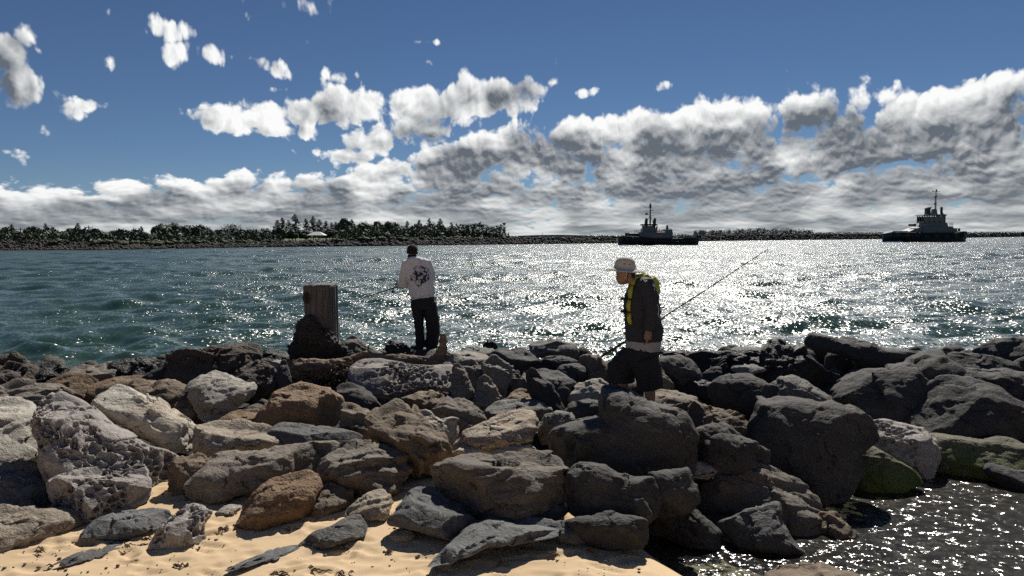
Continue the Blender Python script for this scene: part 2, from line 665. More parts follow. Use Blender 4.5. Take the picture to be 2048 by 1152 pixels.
def build_sand():
    xs = axis([(-120, -30, 15), (-30, -5, 0.5), (-5, 2.6, 0.028), (2.6, 7, 0.12), (7, 30, 1.0), (30, 120, 15)])
    ys = axis([(-140, -20, 15), (-20, 0, 2), (0, 4.4, 0.3), (4.4, 7.3, 0.024), (7.3, 14, 0.25)])
    X, Y = np.meshgrid(xs, ys)
    x, y = X.ravel(), Y.ravel()
    z = sand_z(x, y)
    p = np.stack([x, y, np.zeros_like(x)], 1)
    dry = np.clip((shore_x(y) - x) / 0.5, 0.0, 1.0)
    z = z + fbm(p * 1.1, 3, 5) * 0.026 * dry + fbm(p * 4.5, 3, 9) * 0.006 * dry
    # foot prints and scuffs
    rng = random.Random(4)
    for k in range(320):
        fx, fy = rng.uniform(-4.4, 0.9), rng.uniform(4.5, 6.8)
        a = rng.uniform(-0.6, 0.6)
        lx, ly = rng.uniform(0.05, 0.16), rng.uniform(0.025, 0.06)
        dx, dy = x - fx, y - fy
        m = (np.abs(dx) < 0.5) & (np.abs(dy) < 0.4)
        u = dx[m] * math.cos(a) + dy[m] * math.sin(a)
        w = -dx[m] * math.sin(a) + dy[m] * math.cos(a)
        r = np.sqrt((u / lx) ** 2 + (w / ly) ** 2)
        dep = rng.uniform(0.004, 0.018)
        z[m] += (-dep * np.exp(-r ** 4) + dep * 0.6 * np.exp(-((r - 1.35) / 0.3) ** 2)) * dry[m]
    m, nt, b = principled('sand')
    q = obj_coord(nt)
    n1 = noise(nt, q, 0.9, 4, 0.6)
    n2 = noise(nt, q, 9.0, 5, 0.65)
    n3 = noise(nt, q, 160.0, 3, 0.7)
    c = mixc(nt, n1.smooth(0.35, 0.65), (0.65, 0.475, 0.285), (0.58, 0.42, 0.25))
    c = mixc(nt, n2.smooth(0.60, 0.75) * 0.35, c, (0.36, 0.25, 0.15))
    c = mixc(nt, n3.smooth(0.56, 0.75) * 0.4, c, (0.30, 0.21, 0.13))
    xx, yy, zz = sep(nt, q)
    wet = zz.smooth(0.12, 0.03)
    c = mixc(nt, wet * 0.7, c, (0.19, 0.12, 0.07))
    c = mixc(nt, zz.smooth(-0.05, -0.35) * 0.85, c, (0.15, 0.115, 0.08))
    nt.links.new(c.s, b.inputs['Base Color'])
    nt.links.new(wet.smooth(0.0, 1.0, 0.9, 0.35).s, b.inputs['Roughness'])
    b.inputs['Specular IOR Level'].default_value = 0.3
    nt.links.new(bump(nt, n2 * 0.7 + n3 * 0.2, 0.35, 0.018), b.inputs['Normal'])
    o = mesh_obj('sand', np.stack([x, y, z], 1), grid_faces(len(ys), len(xs)), m)
    tag(o, 'pale golden beach sand with scuffs and footprints', None, kind='structure')


def bed_front(x):
    """front edge of the rock pile"""
    return np.interp(x, [-12, -4, -1.5, 0.3, 1.0, 2.0, 3.0, 4.5, 6, 9, 14], [6.6, 6.8, 7.0, 6.9, 6.6, 6.8, 7.9, 8.6, 9.0, 9.3, 9.6])


def build_bed():
    xs = np.arange(-13, 14.01, 0.09)
    ys = np.arange(6.2, 14.6, 0.09)
    X, Y = np.meshgrid(xs, ys)
    x, y = X.ravel(), Y.ravel()
    top = pile_z(y) - 0.30
    f = np.clip((y - bed_front(x)) / 0.5, 0, 1)
    bk = np.clip((13.3 - y) / 1.0, 0, 1)
    p = np.stack([x, y, 0 * x], 1)
    d1, d2 = vor2(p * 2.6, 3)
    z = (top + 0.24 * (0.62 - d1)) * f * bk - 1.3 * (1 - f * bk)
    z += fbm(p * 6, 3, 2) * 0.04
    m = rock_mat('rubble_stone', (0.05, 0.05, 0.05), (0.09, 0.085, 0.08), (0.13, 0.11, 0.09), 0.7)
    o = mesh_obj('rubble_bed', np.stack([x, y, z], 1), grid_faces(len(ys), len(xs)), m)
    tag(o, 'dark rubble packed under the breakwater boulders', None, kind='structure')


def build_water():
    tx = np.concatenate([np.linspace(-2.2, -0.78, 24)[:-1], np.linspace(-0.78, 0.78, 400), np.linspace(0.78, 2.2, 24)[1:]])
    ys = np.concatenate([np.linspace(2.0, 9.0, 110)[:-1], np.geomspace(9.0, 240.0, 620)[:-1], np.geomspace(240, 9000, 50)])
    T, Y = np.meshgrid(tx, ys)
    x, y = (T * Y).ravel(), Y.ravel()
    rng = np.random.RandomState(3)
    z = np.zeros_like(x)
    gx = np.zeros_like(x)
    for k in range(64):
        lam = 0.45 * (4.8 / 0.45) ** rng.rand()
        th = R(-78) + rng.randn() * R(34)
        kx, ky = 2 * math.pi / lam * math.cos(th), 2 * math.pi / lam * math.sin(th)
        amp = 0.0125 * lam ** 0.72 * (0.5 + rng.rand())
        ph = kx * x + ky * y + rng.rand() * 6.28 + 0.8 * np.sin(0.21 * x + 0.17 * y + k)
        fade = np.clip(1.6 - y * 0.0062 / (lam * 0.28), 0, 1)
        s = np.sin(ph)
        z += amp * fade * (s - 0.35 * np.cos(2 * ph) * 0.6)
    group = 0.65 + 0.5 * fbm(np.stack([x * 0.09, y * 0.13, 0 * x], 1), 2, 7)
    open_sea = np.clip((y - (bed_front(x) + 4.0)) / 3.0, 0, 1)
    open_sea = np.where(y < 11, 0.0, open_sea)
    z *= group * (0.10 + 0.90 * open_sea) * np.clip((900 - y) / 700, 0.0, 1)
    z = np.where(y < 11.5, z * 0.6, z)
    depth = np.maximum(-sand_z(x, y), 0.0)
    depth = np.where((y > 9.5) | (x < -1), 3.0, depth)
    clear = np.exp(-depth * 3.0)
    m = bpy.data.materials.new('sea_water')
    m.use_nodes = True
    nt = m.node_tree
    nt.nodes.clear()
    out = nt.nodes.new('ShaderNodeOutputMaterial')
    gm = nt.nodes.new('ShaderNodeNewGeometry')
    P = NX(nt, gm.outputs['Position'])
    px, py, pz = sep(nt, P)
    calm = nt.nodes.new('ShaderNodeAttribute')
    calm.attribute_name = 'chop'
    ch = NX(nt, calm.outputs['Fac'])

    def slopes(scale, stretch, detail, amp):
        c = noise(nt, vec(nt, px * scale, py * scale * stretch, 0.0), 1.0, detail, 0.62, out='Color', dim='2D')
        a, b_, c_ = sep(nt, c)
        return (a - 0.5) * (2 * amp), (b_ - 0.5) * (2 * amp)

    s1 = slopes(1.3, 1.5, 3.0, 0.34)
    s2 = slopes(9.0, 1.2, 5.0, 1.42)
    gust = noise(nt, vec(nt, px * 0.035, py * 0.07, 0.0), 1.0, 3, 0.6, dim='2D').smooth(0.3, 0.7, 0.72, 1.18)
    sx = (s1[0] * ch + s2[0] * ch.smooth(0.0, 1.0, 0.85, 1.0)) * gust
    sy = (s1[1] * ch + s2[1] * ch.smooth(0.0, 1.0, 0.85, 1.0)) * gust
    ad = nt.nodes.new('ShaderNodeVectorMath')
    ad.operation = 'ADD'
    nt.links.new(gm.outputs['Normal'], ad.inputs[0])
    nt.links.new(vec(nt, sx, sy, 0.0).s, ad.inputs[1])
    nm = nt.nodes.new('ShaderNodeVectorMath')
    nm.operation = 'NORMALIZE'
    nt.links.new(ad.outputs[0], nm.inputs[0])
    body = nt.nodes.new('ShaderNodeBsdfDiffuse')
    nz = noise(nt, vec(nt, px * 0.05, py * 0.12, 0.0), 1.0, 3, 0.6, dim='2D')
    nt.links.new(mixc(nt, nz, (0.024, 0.056, 0.045), (0.038, 0.080, 0.064)).s, body.inputs['Color'])
    nt.links.new(mixc(nt, ch.smooth(0.15, 0.6), (0.046, 0.042, 0.035), mixc(nt, nz, (0.024, 0.056, 0.045), (0.038, 0.080, 0.064))).s, body.inputs['Color'])
    tr = nt.nodes.new('ShaderNodeBsdfTransparent')
    tr.inputs['Color'].default_value = (0.78, 0.86, 0.80, 1)
    cl = nt.nodes.new('ShaderNodeAttribute')
    cl.attribute_name = 'clear'
    mx = nt.nodes.new('ShaderNodeMixShader')
    nt.links.new(cl.outputs['Fac'], mx.inputs[0])
    nt.links.new(body.outputs[0], mx.inputs[1])
    nt.links.new(tr.outputs[0], mx.inputs[2])
    gl = nt.nodes.new('ShaderNodeBsdfGlossy')
    nt.links.new(ch.smooth(0.2, 1.0, 0.17, 0.22).s, gl.inputs['Roughness'])
    nt.links.new(nm.outputs[0], gl.inputs['Normal'])
    fr = nt.nodes.new('ShaderNodeFresnel')
    fr.inputs['IOR'].default_value = 1.333
    nt.links.new(nm.outputs[0], fr.inputs['Normal'])
    m2 = nt.nodes.new('ShaderNodeMixShader')
    nt.links.new(fr.outputs[0], m2.inputs[0])
    nt.links.new(mx.outputs[0], m2.inputs[1])
    nt.links.new(gl.outputs[0], m2.inputs[2])
    nt.links.new(m2.outputs[0], out.inputs[0])
    o = mesh_obj('sea_water', np.stack([x, y, z], 1), grid_faces(len(ys), len(tx)), m)
    me = o.data
    a = me.attributes.new('clear', 'FLOAT', 'POINT')
    a.data.foreach_set('value', clear.astype(np.float32))
    a = me.attributes.new('chop', 'FLOAT', 'POINT')
    a.data.foreach_set('value', (0.12 + 0.88 * open_sea).astype(np.float32))
    tag(o, 'choppy green bay water glittering under the sun', None, kind='structure')


def build_pebbles():
    rng = np.random.RandomState(21)
    v0, f0 = ico(1)
    V, F, n = [], [], 0
    for k in range(900):
        x, y = rng.uniform(-4.6, 1.0), rng.uniform(4.6, 7.2)
        if rng.rand() < 0.5:
            y = 5.9 + rng.randn() * 0.45
        s = 0.004 + 0.011 * rng.rand() ** 3
        z = float(sand_z(np.array([x]), np.array([y]))[0])
        if z < 0.03:
            continue
        V.append(v0 * (1 + 0.4 * (rng.rand(len(v0), 1) - 0.5)) * s * np.array([1.3, 1.1, 0.7]) + np.array([x, y, z + 0.004]))
        F.append(f0 + n)
        n += len(v0)
    m = plain('beach_pebble', (0.15, 0.12, 0.09), 0.8, var=0.7, scale=9)
    o = mesh_obj('shell_grit', np.concatenate(V), np.concatenate(F), m)
    tag(o, 'scattered shell grit and small pebbles on the sand', 'grit', kind='stuff')
    # small rubble wedged in the gaps of the pile
    v0, f0 = ico(2)
    V, F, n = [], [], 0
    for k in range(420):
        x = rng.uniform(-8, 8)
        y = float(bed_front(np.array([x]))[0]) + 0.2 + rng.rand() * (12.4 - 7.2)
        if y > 12.6:
            continue
        s = 0.07 + 0.13 * rng.rand() ** 1.5
        w = v0 * (1 + 0.35 * fbm(v0 * 1.6 + k * 7.1, 2, k)[:, None]) * s * (0.75 + 0.6 * rng.rand(3))
        V.append(w + np.array([x, y, pile_z(y) - 0.20 + rng.rand() * 0.10]))
        F.append(f0 + n)
        n += len(v0)
    m = rock_mat('rubble_chips', (0.10, 0.085, 0.07), (0.16, 0.14, 0.115), (0.07, 0.06, 0.05), 0.85)
    o = mesh_obj('rubble_stones', np.concatenate(V), np.concatenate(F), m)
    tag(o, 'small rubble stones packed in the gaps between the boulders', 'rubble', kind='stuff')


build_sand()
build_pebbles()
build_bed()
build_water()

# ---------------------------------------------------------------- boulders of the breakwater
RM = {
    'grey': rock_mat('grey_sandstone', (0.188, 0.173, 0.152), (0.256, 0.237, 0.206), (0.125, 0.112, 0.100), strata=0.25),
    'slate': rock_mat('slate_grey_stone', (0.125, 0.125, 0.122), (0.169, 0.169, 0.163), (0.094, 0.090, 0.085), strata=0.15, speck=0.2),
    'dark': rock_mat('dark_stone', (0.063, 0.060, 0.055), (0.098, 0.090, 0.081), (0.046, 0.043, 0.039), strata=0.2, speck=0.25),
    'wet': rock_mat('wet_black_stone', (0.026, 0.025, 0.024), (0.045, 0.042, 0.038), (0.020, 0.020, 0.020), rough=0.6, strata=0.1, spec=0.3, pits=0.5),
    'brown': rock_mat('brown_sandstone', (0.200, 0.144, 0.094), (0.263, 0.200, 0.138), (0.112, 0.081, 0.053), strata=0.35),
    'orange': rock_mat('rusty_sandstone', (0.27, 0.165, 0.085), (0.22, 0.155, 0.095), (0.11, 0.07, 0.042), strata=0.15, pits=0.4),
    'pale': rock_mat('pale_sandstone', (0.559, 0.510, 0.429), (0.420, 0.381, 0.313), (0.295, 0.243, 0.182), strata=0.35),
    'tan': rock_mat('tan_sandstone', (0.419, 0.344, 0.257), (0.311, 0.263, 0.196), (0.189, 0.149, 0.108), strata=0.55),
    'lines': rock_mat('banded_sandstone', (0.247, 0.208, 0.163), (0.169, 0.146, 0.117), (0.111, 0.094, 0.075), strata=0.9),
    'comb': rock_mat('honeycombed_sandstone', (0.435, 0.386, 0.346), (0.338, 0.306, 0.274), (0.241, 0.214, 0.193), strata=0.1),
    'rough': rock_mat('rough_brown_black_stone', (0.083, 0.061, 0.046), (0.121, 0.094, 0.072), (0.046, 0.037, 0.031), strata=0.1, pits=0.8),
    'moss': rock_mat('mossy_stone', (0.144, 0.120, 0.090), (0.192, 0.162, 0.120), (0.096, 0.084, 0.066), strata=0.3, moss=(0.090, 0.120, 0.024)),
}
#        boxiness, facets, lump, grain, layering, pit depth
SHAPE = {
    'grey': (0.80, 4, 0.05, 0.012, 0.008, 0), 'slate': (0.72, 6, 0.035, 0.006, 0.004, 0), 'dark': (0.84, 3, 0.05, 0.008, 0.006, 0),
    'wet': (0.75, 6, 0.07, 0.022, 0.006, 0), 'brown': (0.80, 5, 0.06, 0.014, 0.014, 0), 'orange': (0.85, 3, 0.05, 0.013, 0.004, 0),
    'pale': (0.80, 5, 0.05, 0.010, 0.012, 0), 'tan': (0.80, 4, 0.05, 0.010, 0.018, 0), 'lines': (0.80, 4, 0.05, 0.010, 0.024, 0),
    'comb': (0.66, 5, 0.04, 0.006, 0.0, 0.055), 'rough': (0.62, 6, 0.06, 0.026, 0.004, 0), 'moss': (0.85, 3, 0.05, 0.010, 0.010, 0), 'fin': (0.55, 9, 0.05, 0.014, 0.012, 0),
}
RM['fin'] = RM['grey']
CHIP = {'grey': 0.55, 'dark': 0.45, 'brown': 0.9, 'lines': 0.55, 'rough': 1.0, 'tan': 0.55, 'pale': 0.7, 'wet': 1.0, 'slate': 0.5, 'fin': 0.8, 'orange': 0.35, 'comb': 0.3}
N_ROCK = 0


def outline_radius(poly, th):
    """radius of a star shaped outline about its centre, per angle"""
    n = len(poly)
    # smooth closed curve through the traced points
    pts = []
    for i in range(n):
        p0, p1, p2, p3 = (poly[(i + k) % n] for k in (-1, 0, 1, 2))
        for t in (0.0, 0.25, 0.5, 0.75):
            a = -0.35 * t + 0.7 * t ** 2 - 0.35 * t ** 3
            b = 1 + (0.35 - 3) * t ** 2 + (2 - 0.35) * t ** 3
            c = 0.35 * t + (3 - 2 * 0.35) * t ** 2 + (0.35 - 2) * t ** 3
            d = -0.35 * t ** 2 + 0.35 * t ** 3
            pts.append(a * p0 + b * p1 + c * p2 + d * p3)
    pts = np.array(pts)
    ang = np.arctan2(pts[:, 1], pts[:, 0])
    rad = np.hypot(pts[:, 0], pts[:, 1])
    o = np.argsort(ang)
    ang, rad = ang[o], rad[o]
    ang = np.concatenate([ang - 2 * math.pi, ang, ang + 2 * math.pi])
    rad = np.concatenate([rad, rad, rad])
    return np.interp(th, ang, rad)


def boulder_mesh(poly_m, T, style, sub, tilt, seed, low_top):
    """poly_m: outline (right, up) in metres about its centre.  Returns local right / ahead / up coordinates"""
    box, nf, lump, grain, layer, pit = SHAPE[style]
    v, f = ico(sub)
    th = np.arctan2(v[:, 2], v[:, 0])
    r = outline_radius(poly_m, th)
    cp = np.hypot(v[:, 0], v[:, 2]) ** box
    w = np.sign(v[:, 1]) * np.abs(v[:, 1]) ** box * T
    u, h = r * cp * np.cos(th), r * cp * np.sin(th)
    S = float(np.sqrt(r.mean() * T))
    rng = np.random.RandomState(seed)
    p = np.stack([u, w + h * tilt, h], 1)
    hmax = h.max()
    # flat faces: a tilted top and a few random breaks on the near and far sides
    cuts = [((rng.uniform(-0.25, 0.25), -rng.uniform(0.20, 0.55), 1.0), 0.94 if low_top else rng.uniform(0.50, 0.78))]
    for k in range(nf):
        a = rng.uniform(0, 2 * math.pi)
        cuts.append(((math.cos(a) * 0.75, -rng.uniform(0.4, 1.0) if k % 3 else 0.8, math.sin(a) * 0.6), rng.uniform(0.66, 0.9)))
    for nrm, frac in cuts:
        n = np.array(nrm) / np.linalg.norm(nrm)
        dd = p @ n
        c = dd.max() * frac
        over = np.maximum(dd - c, 0)
        # keep the traced outline: only trim what bulges towards or away from the camera
        keep = 1 - np.clip(np.abs(v[:, 1]) * 3.2, 0, 1)
        p -= (over * 0.94 * (1 - keep))[:, None] * n
    nrmv = p / np.maximum(np.linalg.norm(p / np.array([1, 1, 1]), axis=1), 1e-6)[:, None]
    off = rng.rand(3) * 50
    q = p + off
    amt = lump * S * 2.2 * fbm(q * (1.3 / S), 3, seed) + grain * 1.5 * fbm(q * 9.0, 4, seed + 3, 0.6)
    chip = CHIP.get(style, 0.0)
    if chip:
        sc_ = 1.25 / S
        c1, c2, co, cr = vor_cell(q * sc_ + 0.18 * fbm(q * (3.0 / S), 2, seed + 31)[:, None], seed + 40)
        face = (co * cr).sum(1) / sc_
        edge = np.exp(-((c2 - c1) / 0.05) ** 2)
        amt = amt + chip * (0.34 * face - 0.030 * S * edge)
    if layer:
        bd = np.array([rng.uniform(-0.4, 0.4), rng.uniform(-0.2, 0.5), 1.0])
        bd /= np.linalg.norm(bd)
        t = (q @ bd) + 0.10 * fbm(q * 2.2, 2, seed + 9)
        amt = amt + layer * 1.9 * (fbm(np.stack([t * 16, t * 0 + 1, t * 0], 1), 3, seed + 5, 0.7))
    p = p + nrmv * amt[:, None]
    if pit:
        fn = np.cross(p[f[:, 1]] - p[f[:, 0]], p[f[:, 2]] - p[f[:, 0]])
        vn = np.zeros_like(p)
        for k in range(3):
            np.add.at(vn, f[:, k], fn)
        vn /= np.maximum(np.linalg.norm(vn, axis=1), 1e-9)[:, None]
        qq = p + off
        d1, d2 = vor2(qq * np.array([12.5, 12.5, 15.0]) + 0.75 * fbm(qq * 4, 2, 1)[:, None], seed)
        hole = np.clip((d2 - d1 - 0.06) / 0.26, 0, 1)
        mask = np.clip(fbm(qq * (1.2 / S), 2, seed + 21) * 5.0 + 0.2, 0, 1)
        p = p - vn * (pit * hole * hole * (3 - 2 * hole) * mask)[:, None]
    return p, f


def boulder(px, yb, style, label, sub=4, tilt=0.45, thick=0.75, name='boulder', water=False, d=None, parent=None, group=None, flush=False):
    global N_ROCK
    sub = 7 if (style == 'comb' and sub == 6 and px[0][0] < 1000) else min(6, sub + 1)
    N_ROCK += 1
    seed = N_ROCK
    P = np.array(px, float)
    if P[:, 0].mean() > 1110 and tilt < 1.0:
        tilt *= 0.5
        low_top = True
    else:
        low_top = False
    lo, hi = P.min(0), P.max(0)
    # centre of area
    x, y = P[:, 0], P[:, 1]
    x2, y2 = np.roll(x, -1), np.roll(y, -1)
    cr = x * y2 - x2 * y
    A = cr.sum() / 2
    cx, cy = ((x + x2) * cr).sum() / (6 * A), ((y + y2) * cr).sum() / (6 * A)
    dc = d if d else (water_d(cx, yb) if water else pile_d(cx, yb))
    m_px = dc / FPX
    wd, ht = (hi[0] - lo[0]) * m_px, (hi[1] - lo[1]) * m_px
    T = thick * 0.5 * math.sqrt(wd * min(ht * 1.25, wd * 1.2))
    D = dc + (0.0 if flush else T * 0.75)
    m_px = D / FPX
    view = ray(cx, cy).normalized()
    right = Vector((0, 0, 1)).cross(-view).normalized() * 1.0
    right = view.cross(Vector((0, 0, 1))).normalized()
    up = right.cross(view).normalized()
    k = m_px * ray(cx, cy).length
    poly = np.stack([(P[:, 0] - cx) * k, -(P[:, 1] - cy) * k], 1)
    p, f = boulder_mesh(poly, T, style, sub, tilt, seed, low_top)
    B = np.array([right[:], view[:], up[:]])
    wv = p @ B
    c = at(cx, cy, D)
    zmin = wv[:, 2].min()
    base = Vector((c.x, c.y, c.z + zmin))
    wv[:, 2] -= zmin
    if parent is not None:
        base = base - parent.location
    if flush:
        base.z -= 0.035
    o = mesh_obj(name, wv, f, RM[style], parent, base)
    if parent is None:
        tag(o, label, 'rock' if name in ('boulder', 'flat_rock') else 'stone', group)
    return o


